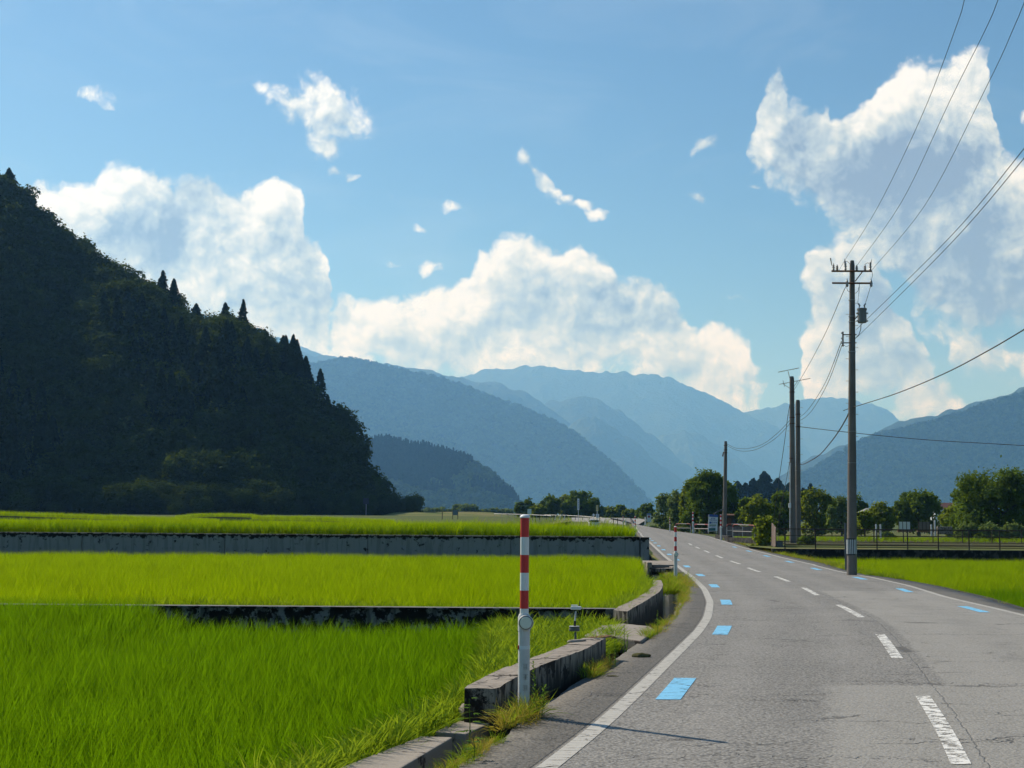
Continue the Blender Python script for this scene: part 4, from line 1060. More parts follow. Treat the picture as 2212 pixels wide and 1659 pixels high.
# grass along the bund, tufts at the road's edge
bw = rows(bund, .10, .11, -.12, 50, view=False); bw = bw[(bw[:, 1] > 7)]
scatter('bank_grass', bw, GRASS, 4, .7, 1.3, 51, .2)
tw = bw[rng.uniform(size=len(bw)) < .10]; scatter('tall_grass', tw[::2], TALL, 4, .5, 1.0, 52, .15)
e2 = [(-.35, 24.75), (1.5, 24.75), (1.6, 25.3), (-16, 25.3), (-16, 24.75)]
gw = rows(e2, .16, .14, .1, 53); scatter('bank_grass', gw[rng.uniform(size=len(gw)) < .6], GRASS, 4, .7, 1.3, 54, .25)
r2e = np.array([(p.x - .18, p.y) for p in WB_in if p.y > 24.5]); yy = np.arange(24.8, 42, .07)
gx = np.interp(yy, r2e[:, 1], r2e[:, 0]); gp = np.stack([gx + rng.normal(0, .09, len(yy)), yy, np.full(len(yy), .10)], 1); scatter('bank_grass', gp, GRASS, 4, .7, 1.2, 55, .25)
def edge_tufts(y0, y1, step, off, spread, dens, seed, coll=DRY, s=(.6, 1.2), side=Xe, z=0.0, n=4):
    ys = np.arange(y0, y1, step); rg = np.random.default_rng(seed)
    k = vnoise(ys * 1.1 + seed, ys * 0, seed) > (1 - dens); ys = ys[k]
    P_ = np.stack([np.array([side(y) for y in ys]) + off + rg.normal(0, spread, len(ys)), ys, np.array([zroad(y) for y in ys]) + z], 1)
    scatter('roadside_grass', P_, coll, n, s[0], s[1], seed, .3)
edge_tufts(8, 11.4, .030, .02, .04, .75, 61, s=(.25, .6))
edge_tufts(12.0, 13.1, .022, -.02, .05, 1.0, 62, s=(.5, 1.05))
edge_tufts(15.9, 16.7, .03, .01, .03, .9, 63, s=(.4, .8))
edge_tufts(16.9, 19.3, .05, .01, .03, .6, 60, s=(.3, .7))
edge_tufts(21.3, 24.5, .04, .00, .05, .75, 64, s=(.4, .8))
edge_tufts(24.5, 31, .09, .05, .03, .6, 59, s=(.2, .45))
edge_tufts(31, 38, .06, .04, .05, .8, 65, s=(.35, .8), z=-.03)
edge_tufts(38, 47, .03, -.15, .20, .95, 58, s=(.7, 1.5), z=-.08)
edge_tufts(38, 46, .05, -.35, .15, .9, 66, GRASS, (.7, 1.4), z=-.15)
edge_tufts(24, 47, .25, .12, .04, .45, 67, s=(.4, .8), side=Xo, z=-.1)
edge_tufts(47, 52, .06, .2, .2, .8, 57, GRASS, s=(.6, 1.2), side=Xo, z=-.1)
edge_tufts(55, 112, .05, .28, .22, .95, 68, s=(.6, 1.3), side=Xo, z=-.12)
edge_tufts(50, 62, .12, .30, .12, .7, 69, GRASS, (.6, 1.1), side=Xo, z=-.12)

# ------------------------------------------------------------------ forest on the dark hillside
def near_protos():
    bl, ce = [], []
    r = random.Random(5)
    for k in range(5):
        lobes = [(0, 0, 5.2, 3.6, 3.6, 3.2)] + [(r.uniform(-3, 3), r.uniform(-3, 3), r.uniform(3.6, 7.2), r.uniform(1.6, 2.6), r.uniform(1.6, 2.6), r.uniform(1.4, 2.1)) for _ in range(7)]
        V, F, ti = crown_arrays(lobes, 2600, .46, 300 + k, up=.7, clump=.45)
        bl.append(mesh_np('hill_broadleaf', V, F, M['forest'], attrs={'tint': ('FACE', 'FLOAT', ti)}, linked=False))
    for k in range(4):
        V, F, ti = conifer_arrays(14 + 2 * (k % 2), 3.4, 1500, .6, 320 + k, base=.05)
        ce.append(mesh_np('hill_cedar', V, F, M['cedar'], attrs={'tint': ('FACE', 'FLOAT', ti)}, linked=False))
    return proto_collection('hill_broadleaf_kinds', bl), proto_collection('hill_cedar_kinds', ce), bl, ce
CB, CC, BL, CE = near_protos()
PH = sample_surface(G1, 6500, 31, -1, .12); PC = sample_surface(G1, 3000, 36, -1, -.28)
# keep to what the valley can see
ang = PH[:, 0] / PH[:, 1]; PH = PH[(ang > -.47) & (ang < .0)]; ang = PH[:, 0] / PH[:, 1]
zone = fbm(PH[:, 0] / 45 + 3, PH[:, 2] / 60 + PH[:, 1] / 90, 3, 41)
hrel = PH[:, 2]
ced = (zone > .50) & (ang > -.165)
PH[:, 2] -= 1.0
zb = fbm(PH[:, 0] / 40 + 9, PH[:, 2] / 50 + PH[:, 1] / 80, 3, 43); PH[~ced, 2] -= 2.0; keep = ~ced & ((zb < .53) | (rng.uniform(size=len(PH)) < .45)); scatter('forest', PH[keep], CB, 5, .65, 1.3, 33, .10); scatter('forest', PH[ced], CC, 4, .4, 1.0, 34, .03)
ang = PC[:, 0] / PC[:, 1]; zone = fbm(PC[:, 0] / 40 + 9, PC[:, 2] / 50 + PC[:, 1] / 80, 3, 43); PC = PC[(ang > -.47) & (zone > .50)]; PC[:, 2] -= 1.0
scatter('forest', PC, CC, 4, .45, 1.05, 37, .03)
# undergrowth along the foot of the hill
foot = G1[:, :3].reshape(-1, 3); foot = foot[(foot[:, 0] / foot[:, 1] > -.45)]
ft = np.repeat(foot, 5, 0) + rng.normal(0, 4, (len(foot) * 5, 3)) * np.array([1, 1.4, .1]); scatter('undergrowth', ft, CB, 5, .25, .75, 35, .08)
# pointed cedars that break the skyline
def ridgeY(x): return 410 - .064 * x
SKY = [(20,364,10.5,'broad dark tree crown at the very top of the dark hillside'),(352,585,13,'left one of two cedars half way down the hill crest'),(376,603,13,'right one of two cedars half way down the hill crest'),
       (487,655,12,'blunt cedar just left of the tallest pointed cedar on the hill crest'),(526,648,18,'tallest pointed cedar standing clear of the hill crest'),(572,712,10,'bushy cedar top just right of the tallest pointed cedar'),
       (612,726,14,'narrow pointed cedar above the lower hill crest'),(642,735,16,'twin topped pointed cedar above the lower hill crest'),(661,770,12,'cedar on the shoulder right of the twin topped cedar'),(424,657,8,'small cedar tip showing over the middle of the hill crest')]
for k, (x, y, h, lab) in enumerate(SKY):
    Y = ridgeY(x) + 2; tip = at(x, y, Y); h *= .8; t = empty('cedar_tree', (tip.x, tip.y, tip.z - h), lab, 'tree', 'cedars along the hill crest')
    V, F, ti = conifer_arrays(h, 2.7 if k else 3.6, 2200, .5, 350 + k, base=.05, ragged=.6)
    mesh_np('crown', V, F, M['cedar'], t, attrs={'tint': ('FACE', 'FLOAT', ti)}); MB().tube([(0, 0, -3), (0, 0, h * .9)], [.25, .05], 6).obj('trunk', M['bark'], t)

# ------------------------------------------------------------------ single trees
def tree(x, yt, yb, w, Y, mt, label, kind='round', seed=0, name='tree', group=None, leafpx=1.9, dens=3.2, cut=0.12, cat='tree'):
    base = at(x, yb, Y); top = at(x, yt, Y); H = top.z - base.z; R = w * Y / FPX / 2 * (1.22 if kind != 'spread' else 1.05)
    t = empty(name, base - Vector((0, 0, .15)), label, cat, group)
    r = random.Random(seed + 900); lobes = []
    c0 = H * cut
    if kind == 'conifer':
        n = int(2600 * max(.5, (R * H) / 20)); V, F, ti = conifer_arrays(H, R, min(n, 6000), leafpx * Y / 1420 * 1.3, seed, base=.0, ragged=.45, full=.62)
        mesh_np('crown', V, F, M[mt], t, attrs={'tint': ('FACE', 'FLOAT', ti)})
    else:
        nl = {'round': 26, 'tall': 24, 'spread': 44, 'bush': 16}[kind]
        for i in range(nl):
            a = r.uniform(0, 6.283); f = r.uniform(0, 1); zz = c0 + (H - c0) * (.05 + .84 * f)
            if kind == 'round': prof = math.sin(math.pi * (.12 + .78 * f)) ** .7
            elif kind == 'tall': prof = (1.05 - .65 * f)
            elif kind == 'spread': prof = 1.0 if f < .45 else 1.2 - .62 * f
            else: prof = 1.0 - .5 * f
            rr = R * prof * r.uniform(.55, .85); s = R * r.uniform(.22, .36) * (1.1 - .2 * f)
            lobes.append((rr * math.cos(a), rr * math.sin(a), zz, s, s, min(s * .75, (H - zz) * .95 + .12)))
        lobes.append((0, 0, c0 + (H - c0) * .5, R * .62, R * .62, (H - c0) * .47))
        lf = leafpx * Y / 1420; area = sum(4 * 3.14 * l[3] * l[5] for l in lobes); n = int(min(30000, max(1200, area * dens / (lf * lf * 1.2))))
        crown_obj('crown', lobes, n, lf, seed, M[mt], t, clump=.45, up=.45)
    b = MB(); tr = max(.05, R * .07)
    b.tube([(0, 0, -.3), (tr * .3, 0, H * .25), (0, tr * .4, H * .7)], [tr, tr * .8, tr * .3], 8)
    if kind != 'conifer':
        for i in range(5):
            a = i * 1.3 + seed; b.tube([(0, 0, H * (.18 + .08 * i)), (R * .35 * math.cos(a), R * .35 * math.sin(a), H * (.32 + .09 * i)), (R * .6 * math.cos(a), R * .6 * math.sin(a), H * (.42 + .09 * i))], [tr * .5, tr * .3, tr * .1], 6)
    b.obj('trunk', M['bark'], t)
    return t
TR = 'trees beside the road and fields'
TREES = [
 (1397,1085,1118,32,250,'tree','small green tree where the road bends away behind the far info board','round'),
 (1433,1062,1152,42,182,'tree_grey','leftmost grey green shrubby tree right of the far road','tall'),
 (1462,1052,1152,44,176,'tree_grey','grey green shrubby tree against the left side of the big dark tree','tall'),
 (1487,1036,1150,40,172,'tree_warm','yellowish conical tree leaning on the big dark tree','tall'),
 (1527,1014,1150,94,166,'tree','big dark tree towering behind the blue and white signboard','round'),
 (1572,1040,1150,60,164,'tree','dark tree right behind the short utility pole','round'),
 (1617,1072,1150,46,160,'tree','small dark tree between the short pole and the yellow green tree','round'),
 (1638,1066,1152,64,150,'tree_warm','yellow green tree behind the brown board fence','round'),
 (1693,1056,1152,58,160,'tree','dark drooping tree directly left of the twin poles','round'),
 (1765,1052,1152,70,165,'tree_warm','tall bushy tree just right of the twin poles','round'),
 (1797,1088,1150,26,150,'tree_grey','slender pale tree left of the tall utility pole','tall'),
 (1818,1068,1150,48,172,'tree_grey','grey green tree partly behind the tall utility pole, on its left','round'),
 (1852,1064,1150,42,176,'tree','dark tree peeking out right of the tall utility pole','round'),
 (1868,1100,1150,44,128,'tree_warm','bright low tree in front of the shelter roof','bush'),
 (1902,1082,1150,56,150,'tree_warm','brownish green tree right of the shelter roof','round'),
 (1985,1057,1150,88,180,'tree','evenly rounded dark tree above the two pale panels','round'),
 (2068,1086,1160,60,150,'tree_warm','small brownish tree at the left foot of the great spreading pine','round'),
 (2100,1040,1162,92,158,'tree','dark rounded tree filling in the left side of the great spreading pine','round'),
 (2152,1012,1170,186,132,'tree','great spreading pine on the right','spread'),
 (2204,1072,1160,46,140,'tree_warm','bright yellow green tree cut by the right edge of the picture','round'),
]
for k, (x, yt, yb, w, Y, mt, lab, kd) in enumerate(TREES):
    tree(x, yt, yb, w, Y, mt, lab, kd, 400 + k, 'pine_tree' if kd == 'spread' else 'tree', TR, cut=.0 if x < 1640 else .03)
tree(1652, 1108, 1184, 56, 88, 'tree_warm', 'leafy green bush spilling over the end of the brown board fence', 'bush', 450, 'bush', cat='bush', leafpx=2.4, cut=.02, dens=2.0)
tree(1742, 1152, 1178, 44, 90, 'tree', 'straggly bush growing around the foot of the twin poles', 'bush', 451, 'bush', cat='bush', leafpx=2.0, cut=.02, dens=1.0)
for k, (x, w, lab) in enumerate([(2090, 60, 'left part of the clipped hedge under the great pine'), (2140, 60, 'middle part of the clipped hedge under the great pine'), (2192, 60, 'right end of the clipped hedge under the great pine')]):
    tree(x, 1128, 1172, w, 118, 'tree_grey', lab, 'bush', 455 + k, 'hedge', 'hedge sections below the great pine', cat='hedge', cut=0, leafpx=2.0)
tree(1915, 1146, 1163, 34, 120, 'tree', 'dark clipped ball shaped shrub behind the fence', 'bush', 459, 'shrub', cat='shrub', cut=0)
tree(2118, 1150, 1166, 30, 116, 'tree', 'low dark shrub in front of the hedge under the great pine', 'bush', 460, 'shrub', cat='shrub', cut=0)
for k, (x, yt, w, lab) in enumerate([(1594,1040,50,'leftmost dark cedar in the distant blue grove'),(1611,1044,42,'second cedar from the left in the distant blue grove'),(1628,1034,50,'third cedar from the left in the distant blue grove'),
        (1652,1019,66,'tallest and broadest cedar of the distant blue grove'),(1681,1034,58,'pointed cedar right of the broadest cedar in the distant blue grove'),(1705,1044,46,'cedar of the distant grove seen just left of the twin poles'),
        (1736,1055,32,'small far cedar seen just right of the twin poles'),(1752,1046,26,'thin cedar tip above the bushy tree by the twin poles')]):
    tree(x, yt, 1122, w, 640, 'cedar', lab, 'conifer', 470 + k, 'cedar_tree', 'cedars in the distant grove', leafpx=1.6)
MIDT = [(1122,1082,1118,24,300,'tree','leftmost small dark tree behind the white topped sign'),(1141,1075,1118,24,300,'tree','small layered tree above the white topped sign'),(1162,1088,1118,32,290,'tree_warm','low pale green tree between the white topped sign and the round dark tree'),
 (1187,1066,1117,42,300,'tree','round dark tree left of the largest dark tree in the middle distance'),(1223,1066,1117,36,305,'tree_warm','left shoulder of the largest dark tree in the middle distance'),(1254,1061,1118,66,300,'tree','largest dark tree in the middle distance, behind the tall narrow sign'),
 (1287,1084,1118,34,300,'tree','dark tree behind the yellow sign'),(1318,1093,1119,34,310,'tree_warm','light green bush right of the yellow sign'),(1340,1089,1119,32,315,'tree','pair of soft green bushes in the gap before the far bend'),
 (1362,1099,1120,30,310,'tree_warm','low green bush left of the far bend'),(1385,1100,1119,26,300,'tree','little green bush at the far bend of the road')]
for k, (x, yt, yb, w, Y, mt, lab) in enumerate(MIDT): tree(x, yt, yb, w, Y, mt, lab, 'round', 500 + k, 'tree', 'trees in the middle distance', cut=.02)
FB = [(880,1098,26),(905,1100,22),(925,1097,26),(948,1096,30),(975,1099,22),(1000,1090,40),(1018,1091,34),(1045,1099,24),(1068,1098,26),(1092,1100,28)]
FL = ['pale far bush nearest to the foot of the dark hill','second pale far bush right of the dark hill','flat pale far bush with a paler one on each side, right of the dark hill','pale far bush left of the grey noticeboard on posts','pale far bush just behind the grey noticeboard on posts',
      'tallest pale far bush right of the grey noticeboard','broad pale far bush against the tallest pale bush','low pale far bush above the brown embankment','pale far bush over the left end of the white rail','pale far bush over the white rail by the first dark tree']
for k, (x, yt, w) in enumerate(FB): tree(x, yt, 1112, w, 560, 'tree_grey', FL[k], 'round', 520 + k, 'bush', 'pale bushes along the far river bank', cut=0, cat='bush')

# ------------------------------------------------------------------ plain paints and metals
def plain(name, c, rough=.6, spec=.4, metal=0.0, var=.15, sc_=20.0, bumpy=.15):
    def fn(t, out):
        n = t.noise(pos(t), sc_, 5.0, .6); col = t.mix(t.math('MULTIPLY', n, 1.0), tuple(x * (1 + var) for x in c), tuple(x * (1 - var) for x in c))
        principled(t, out, col, rough, spec, bump(t, n, bumpy, .01), metal)
    return mat(name, fn)
M['white'] = plain('white_enamel', (.70, .72, .72), .45, .5, var=.06)
M['dirtywhite'] = plain('dirty_white_enamel', (.52, .54, .54), .55, .4, var=.22, sc_=9)
M['red'] = plain('red_reflective_band', (.52, .018, .022), .4, .5, var=.08)
M['redold'] = plain('faded_red_paint', (.28, .06, .05), .6, .3, var=.25)
M['steel'] = plain('dull_galvanised_steel', (.30, .31, .31), .5, .5, metal=.6)
M['black'] = plain('black_plastic', (.018, .018, .02), .5, .4)
M['wire'] = plain('black_cable', (.03, .03, .035), .6, .3)
M['grey'] = plain('grey_plastic', (.12, .13, .13), .5, .4)
M['porcelain'] = plain('grey_porcelain', (.30, .28, .27), .3, .6)
M['transformer'] = plain('grey_transformer_paint', (.16, .17, .17), .5, .4)
M['blue'] = plain('sign_blue', (.03, .09, .30), .5, .4)
M['signwhite'] = plain('sign_white', (.62, .68, .70), .5, .4, var=.05)
M['green'] = plain('sign_green', (.10, .20, .08), .5, .4)
M['teal'] = plain('sign_teal', (.03, .12, .14), .5, .4)
M['yellow'] = plain('sign_yellow', (.55, .50, .16), .5, .4)
M['rust'] = plain('rusty_steel', (.10, .05, .03), .9, .2, var=.4)
def _polecon(t, out):
    p = pos(t); n = t.noise(p, 1.2, 5.0, .6); n2 = t.noise(p, 40, 3.0)
    c = t.mix(n2, t.ramp(n, [(.3, (.13, .115, .10)), (.7, (.25, .225, .20))]), (.12, .11, .10))
    principled(t, out, c, .9, .2, bump(t, n2, .3, .01))
M['polecon'] = mat('spun_concrete', _polecon)
def _polebase(t, out):
    p = pos(t); n = t.noise(p, 2.2, 6.0, .65)
    principled(t, out, t.ramp(n, [(.3, (.13, .125, .115)), (.7, (.27, .26, .235))]), .9, .2, bump(t, n, .4, .01))
M['polegrey'] = mat('grey_spun_concrete', _polebase)
def _boards(t, out):
    p = pos(t); s = t.new('ShaderNodeSeparateXYZ'); t.put(s.inputs[0], p); w = t.math('FRACT', t.math('MULTIPLY', s.outputs[0], 3.4))
    e = t.smooth(t.math('ABSOLUTE', t.math('SUBTRACT', w, .5)), .40, .48); n = t.noise(p, 3, 4.0)
    c = t.mix(n, (.12, .09, .08), (.19, .15, .135)); principled(t, out, t.mix(t.math('MULTIPLY', e, .7), c, (.05, .04, .035)), .8, .2, bump(t, e, .5, -.02))
M['oldwhite'] = plain('chalky_white_paint', (.33, .31, .30), .8, .2, var=.25)
M['boards'] = mat('brown_ribbed_board', _boards)
M['rooftile'] = plain('pale_grey_roofing', (.30, .31, .31), .7, .3)
M['darkwood'] = plain('dark_wood', (.05, .04, .032), .85, .2, var=.3)

# ------------------------------------------------------------------ red and white snow poles
def snow_pole(base, H, face, label, detail=True, scale_r=1.0, group='red and white snow poles along the road', lean=(0, 0)):
    t = empty('snow_pole', base, label, 'road marker post', group); t.rotation_euler = (lean[0], lean[1], 0)
    R1, R2 = .052 * scale_r, .039 * scale_r; n = 24 if detail else 10
    zt = .462 * H
    MB().lathe([(R1, -.15), (R1, zt - .07)], n).obj('lower_shaft', M['dirtywhite'], t, smooth=True)
    bands = [(0.53, 0), (.6205, 1), (.709, 0), (.7985, 1), (.888, 0), (.985, 1)]
    z = zt - .02
    for f, m in bands:
        MB().lathe([(R2, z), (R2, f * H)], n).obj('red_band' if m else 'white_band', M['red'] if m else M['white'], t, smooth=True); z = f * H
    MB().lathe([(R2 * 1.16, .985 * H), (R2 * 1.16, .992 * H), (R2 * .9, H * .998), (R2 * .3, H * 1.003)], n).obj('cap', M['white'], t, smooth=True)
    MB().lathe([(R1 * 1.05, zt - .078), (R1 * 1.07, zt - .06), (R1 * 1.06, zt + .05), (R1 * .82, zt + .075)], n).obj('collar', M['dirtywhite'], t, smooth=True)
    rf = MB(); rot = Matrix.Rotation(math.pi / 2, 3, 'X'); c = (.014, -R1 * .80, zt)
    rf.lathe([(.066 * scale_r, -.02), (.068 * scale_r, .028), (.064 * scale_r, .034)], n, c, rot); ho = rf.obj('reflector', M['dirtywhite'], t, smooth=True)
    MB().lathe([(.061 * scale_r, 0), (.060 * scale_r, .003)], n, (c[0], c[1] - .0345, c[2]), rot).obj('rim', M['grey'], ho)
    MB().lathe([(.054 * scale_r, 0), (.050 * scale_r, .006)], n, (c[0], c[1] - .038, c[2]), rot).obj('lens', M['lens'], ho, smooth=True)
    return t
M['lens'] = plain('reflector_lens', (.62, .68, .60), .35, .6, var=.05)
pb = on(1131, 1546, 0)
sp = snow_pole(pb, 1.775, 0, 'near red and white banded post with round reflector beside the broken channel wall')
MB().box((0, 0, 0), (.013, .02, .035)).obj('red_sticker', M['red'], sp).location = (-.050, -.018, .60)
# worn stencilled characters down the shaft, and a paler tape patch
def glyph(b, cx, cz, s, seed, y):
    r = random.Random(seed); k = s * .09
    for i in range(4): b.box((cx + r.uniform(-.05, .05) * s, y, cz + s * (.42 - .28 * i)), (s * r.uniform(.55, .95), .002, k))
    for i in range(2): b.box((cx + s * r.uniform(-.3, .3), y, cz), (k, .002, s * r.uniform(.6, .95)))
g = MB(); glyph(g, .012, .435, .05, 1, -.0532); g.obj('worn_lettering', M['wornink'] if 'wornink' in M else M.setdefault('wornink', plain('worn_ink', (.34, .35, .36), .7)), sp)
for i, (cz, sd_) in enumerate([(.345, 2), (.25, 3)]):
    g = MB(); glyph(g, .012, cz, .048, sd_, -.0532); g.obj('worn_lettering', M['wornink'], sp)
MB().lathe([(.0527, .585), (.0527, .615)], 24).obj('tape_patch', M['signwhite'], sp, smooth=True)
snow_pole(at(1459.5, 1250, 44.0), 1.60, 0, 'red and white banded post standing in weeds at the inside of the curve', scale_r=1.05)
snow_pole(at(1372, 1156, 136), 1.80, 0, 'far red and white post at the end of the upper rice field', False, 1.6)
snow_pole(at(1346, 1137, 190), 1.3, 0, 'very far red and white post left of the bend', False, 1.8)
snow_pole(at(1497, 1149, 148), 2.05, 0, 'far red and white post left of the blue and white signboard', False, 1.7)
snow_pole(at(1557.5, 1163, 108), 1.78, 0, 'red and white post right of the blue and white signboard', False, 1.4)
snow_pole(at(1447, 1148, 150), 1.5, 0, 'thin faded banded post before the grey green trees', False, .9)

# ------------------------------------------------------------------ utility poles and wires
def pole(name, px_top, px_base, Y, rt, rb, label, mt='polecon', sink=.4):
    a = at(*px_base, Y); b = at(*px_top, Y); t = empty(name, a, label, 'utility pole', 'concrete utility poles')
    d = b - a; h = d.length
    s = MB().tube([-d * (sink / h), d * .25, d * .6, d * .985, d * 1.0], [rb, rb + (rt - rb) * .25, rb + (rt - rb) * .6, rt, rt * .75], 20).obj('shaft', M[mt], t, smooth=True)
    return t, a
UP, ub = pole('utility_pole', (1840.8, 563), (1840.2, 1238), 49.7, .088, .178, 'tall concrete utility pole with crossarms and transformer at the right roadside')
UY = 49.7
def L(x, y, dy=0.0): return at(x, y, UY + dy) - ub
def q5(zx, zy, dy=0.0): return L(1645.9 + zx * .23149, 493.8 + zy * .23149, dy)
MB().tube([q5(650, 397, -.12), q5(1027, 397, -.12)], .035, 4).obj('crossarm', M['steel'] if 0 else M['rust'], UP)
MB().tube([q5(655, 508, -.12), q5(1032, 510, -.12)], .035, 4).obj('crossarm', M['rust'], UP)
MB().tube([q5(870, 492, -.1), q5(938, 402, -.1)], .018, 6).obj('brace', M['rust'], UP)
for zx, z1 in [(668, 325), (702, 335), (780, 300), (885, 340), (962, 335), (1012, 310)]:
    o = q5(zx, 392, -.12); top = q5(zx, z1, -.12); h = (top - o).z
    MB().lathe([(.012, 0), (.05, h * .15), (.028, h * .3), (.055, h * .42), (.028, h * .55), (.045, h * .68), (.02, h * .82), (.014, h)], 10, o).obj('insulator', M['porcelain'], UP, smooth=True)
for zx in (795, 1020):
    o = q5(zx, 545, -.14); h = (q5(zx, 465, -.14) - o).z
    MB().lathe([(.015, 0), (.05, h * .1), (.05, h * .3), (.03, h * .5), (.045, h * .65), (.02, h * .8), (.012, h)], 10, o).obj('insulator', M['porcelain'], UP, smooth=True)
MB().tube([q5(640, 275, -.12), q5(652, 345, -.12)], [.022, .010], 6).obj('arrester', M['black'], UP)
MB().tube([q5(770, 280, -.12), q5(772, 345, -.12)], [.006, .018], 6).obj('arrester', M['black'], UP)
MB().tube([q5(1024, 285, -.12), q5(1016, 345, -.12)], [.006, .018], 6).obj('arrester', M['black'], UP)
MB().tube([q5(780, 300, -.1), q5(800, 310, -.1), q5(822, 330, -.1)], .008, 5).obj('jumper', M['wire'], UP)
MB().tube([q5(962, 335, -.1), q5(985, 318, -.1), q5(1012, 330, -.1)], .008, 5).obj('jumper', M['wire'], UP)
MB().tube([q5(1027, 400, -.1), q5(1034, 440, -.1), q5(1024, 465, -.1)], .008, 5).obj('jumper', M['wire'], UP)
MB().tube([q5(910, 515, -.14), q5(905, 600, -.2), q5(895, 690, -.25)], .009, 5).obj('drop_lead', M['wire'], UP)
MB().tube([q5(1012, 545, -.14), q5(990, 620, -.2), q5(968, 690, -.25)], .009, 5).obj('drop_lead', M['wire'], UP)
MB().tube([q5(790, 548, -.1), q5(800, 580, -.1), q5(830, 598, -.1)], .008, 5).obj('jumper', M['wire'], UP)
MB().tube([q5(870, 605, -.1), q5(895, 585, -.1), q5(910, 530, -.1)], .008, 5).obj('jumper', M['wire'], UP)
tc = q5(935, 880, -.28); hh = (q5(935, 742, -.28) - tc).z
tb = MB().lathe([(.13, 0), (.15, .01), (.155, hh * .3), (.155, hh * .85), (.172, hh * .86), (.172, hh * .97), (.13, hh)], 20, tc).obj('transformer', M['transformer'], UP, smooth=True)
for s_, zx in ((-1, 905), (1, 962)):
    o = q5(zx, 742, -.28); MB().tube([o, q5(zx + 8 * s_ * -1, 720, -.28), q5(zx + 6 * s_, 698, -.28)], [.02, .032, .03], 8).obj('bushing', M['porcelain'], tb)
for zy in (790, 862): MB().box(q5(935, zy, -.28), (.40, .10, .04)).obj('lug', M['transformer'], tb)
MB().tube([q5(865, 845, -.05), q5(905, 805, -.2)], .022, 6).obj('bracket', M['rust'], UP)
MB().tube([q5(925, 885, -.26), q5(922, 940, -.24), q5(905, 990, -.15), q5(868, 1028, -.05)], .013, 6).obj('cable_lead', M['wire'], UP)
rk = MB().tube([q5(756, 962, -.1), q5(756, 1100, -.1)], .028, 6).obj('spool_rack', M['rust'], UP)
for zy in (975, 1025, 1068): MB().lathe([(.03, -.03), (.045, -.02), (.045, .02), (.03, .03)], 10, q5(750, zy, -.1)).obj('spool', M['porcelain'], rk, smooth=True)
for zy in (990, 1066): MB().tube([q5(756, zy, -.1), q5(882, zy, -.05)], .02, 6).obj('bracket', M['rust'], UP)
MB().tube([q5(760, 1085, -.1), q5(785, 1102, -.1), q5(812, 1092, -.1)], .008, 5).obj('jumper', M['wire'], UP)
for zy in (668, 820, 870, 1150): MB().lathe([(.118 + .00004 * (zy - 600), -.012), (.118 + .00004 * (zy - 600), .012)], 16, q5(840, zy)).obj('clamp_band', M['steel'], UP)
for k in range(13):
    y = 655 + k * 24; s_ = -1 if k % 2 else 1; p = L(1840.5 + s_ * 6.2, y); MB().tube([p, p + Vector((s_ * .12, 0, 0))], .009, 5).obj('step_bolt', M['steel'], UP)
bz0, bz1 = L(1840.2, 1199).z, L(1840.2, 1163).z
bd = MB().lathe([(.176, bz0), (.174, bz1)], 24, L(1840.3, 1181) * 0 + Vector((0, 0, 0))).obj('striped_guard', M['black'], UP, smooth=True)
for k in range(9):
    a = -3.0 + k * .36; MB().box((.178 * math.cos(a), .178 * math.sin(a), (bz0 + bz1) / 2), (.006, .026, (bz1 - bz0) * .86), Matrix.Rotation(a, 3, 'Z')).obj('white_stripe', M['signwhite'], bd)
MB().box(L(1826.8, 1180, .12), (.07, .02, 1.62)).obj('guard_plate', M['teal'] if 0 else M.setdefault('bluegrey', plain('bluish_steel', (.10, .14, .17), .5, .4, .3)), UP)
MB().box(L(1833.6, 1060, -.02), (.06, .05, .14)).obj('number_plate', M['white'], UP)
MB().tube([L(1834.2, 905, 0), L(1833.5, 1050, 0), L(1832.6, 1130, 0)], .018, 6).obj('conduit', M['dirtywhite'], UP)
for y in (905 + 27, 1000, 1080, 1122, 1153): MB().lathe([(.155, -.008), (.155, .008)], 20, L(1840.4, y)).obj('clamp_band', M['steel'], UP)

P2_, b2 = pole('utility_pole', (1710.5, 813), (1712.6, 1174), 94, .15, .215, 'left and taller of the twin poles, with television antennas on top')
P3_, b3 = pole('utility_pole', (1723.3, 864), (1724.2, 1170), 95.2, .15, .185, 'right and shorter of the twin poles, bare topped')
P4_, b4 = pole('utility_pole', (1567.8, 953), (1565, 1149), 126, .13, .20, 'short lone utility pole behind the blue and white signboard')
def q6(zx, zy, base, Y=94.0): return at(1667.9 + zx * .1322, 790 + zy * .1322, Y) - base
for k, (a, c) in enumerate([((100, 105), (435, 38)), ((115, 305), (625, 207))]):
    A_, C_ = q6(*a, b2), q6(*c, b2); t = MB().tube([A_, C_], .022, 5); d = C_ - A_
    for j in range(9 if k else 7):
        p = A_ + d * ((j + .5) / (9 if k else 7)); t.tube([p + Vector((0, -.42, 0)), p + Vector((0, .42, 0))], .010, 4)
    an = t.obj('antenna', M['steel'], P2_)
MB().tube([q6(262, 92, b2), q6(297, 240, b2)], .022, 5).obj('antenna_mast', M['steel'], P2_)
for a, c in (((185, 300), (292, 372)), ((415, 255), (348, 352)), ((178, 240), (205, 345))): MB().tube([q6(*a, b2), q6(*c, b2)], .018, 5).obj('antenna_brace', M['steel'], P2_)
for k in range(12):
    for pt, bb, x in ((P2_, b2, 1711.2), (P3_, b3, 1723.8)):
        y = 880 + k * 17; s_ = -1 if k % 2 else 1; p = at(x + s_ * 5.2, y, 94.6) - bb
        MB().tube([p, p + Vector((s_ * .16, 0, 0))], .012, 4).obj('step_bolt', M['steel'], pt)
for y in (847, 902, 915, 990): MB().lathe([(.185, -.03), (.185, .03)], 14, at(1711, y, 94) - b2).obj('clamp_band', M['rust'], P2_)
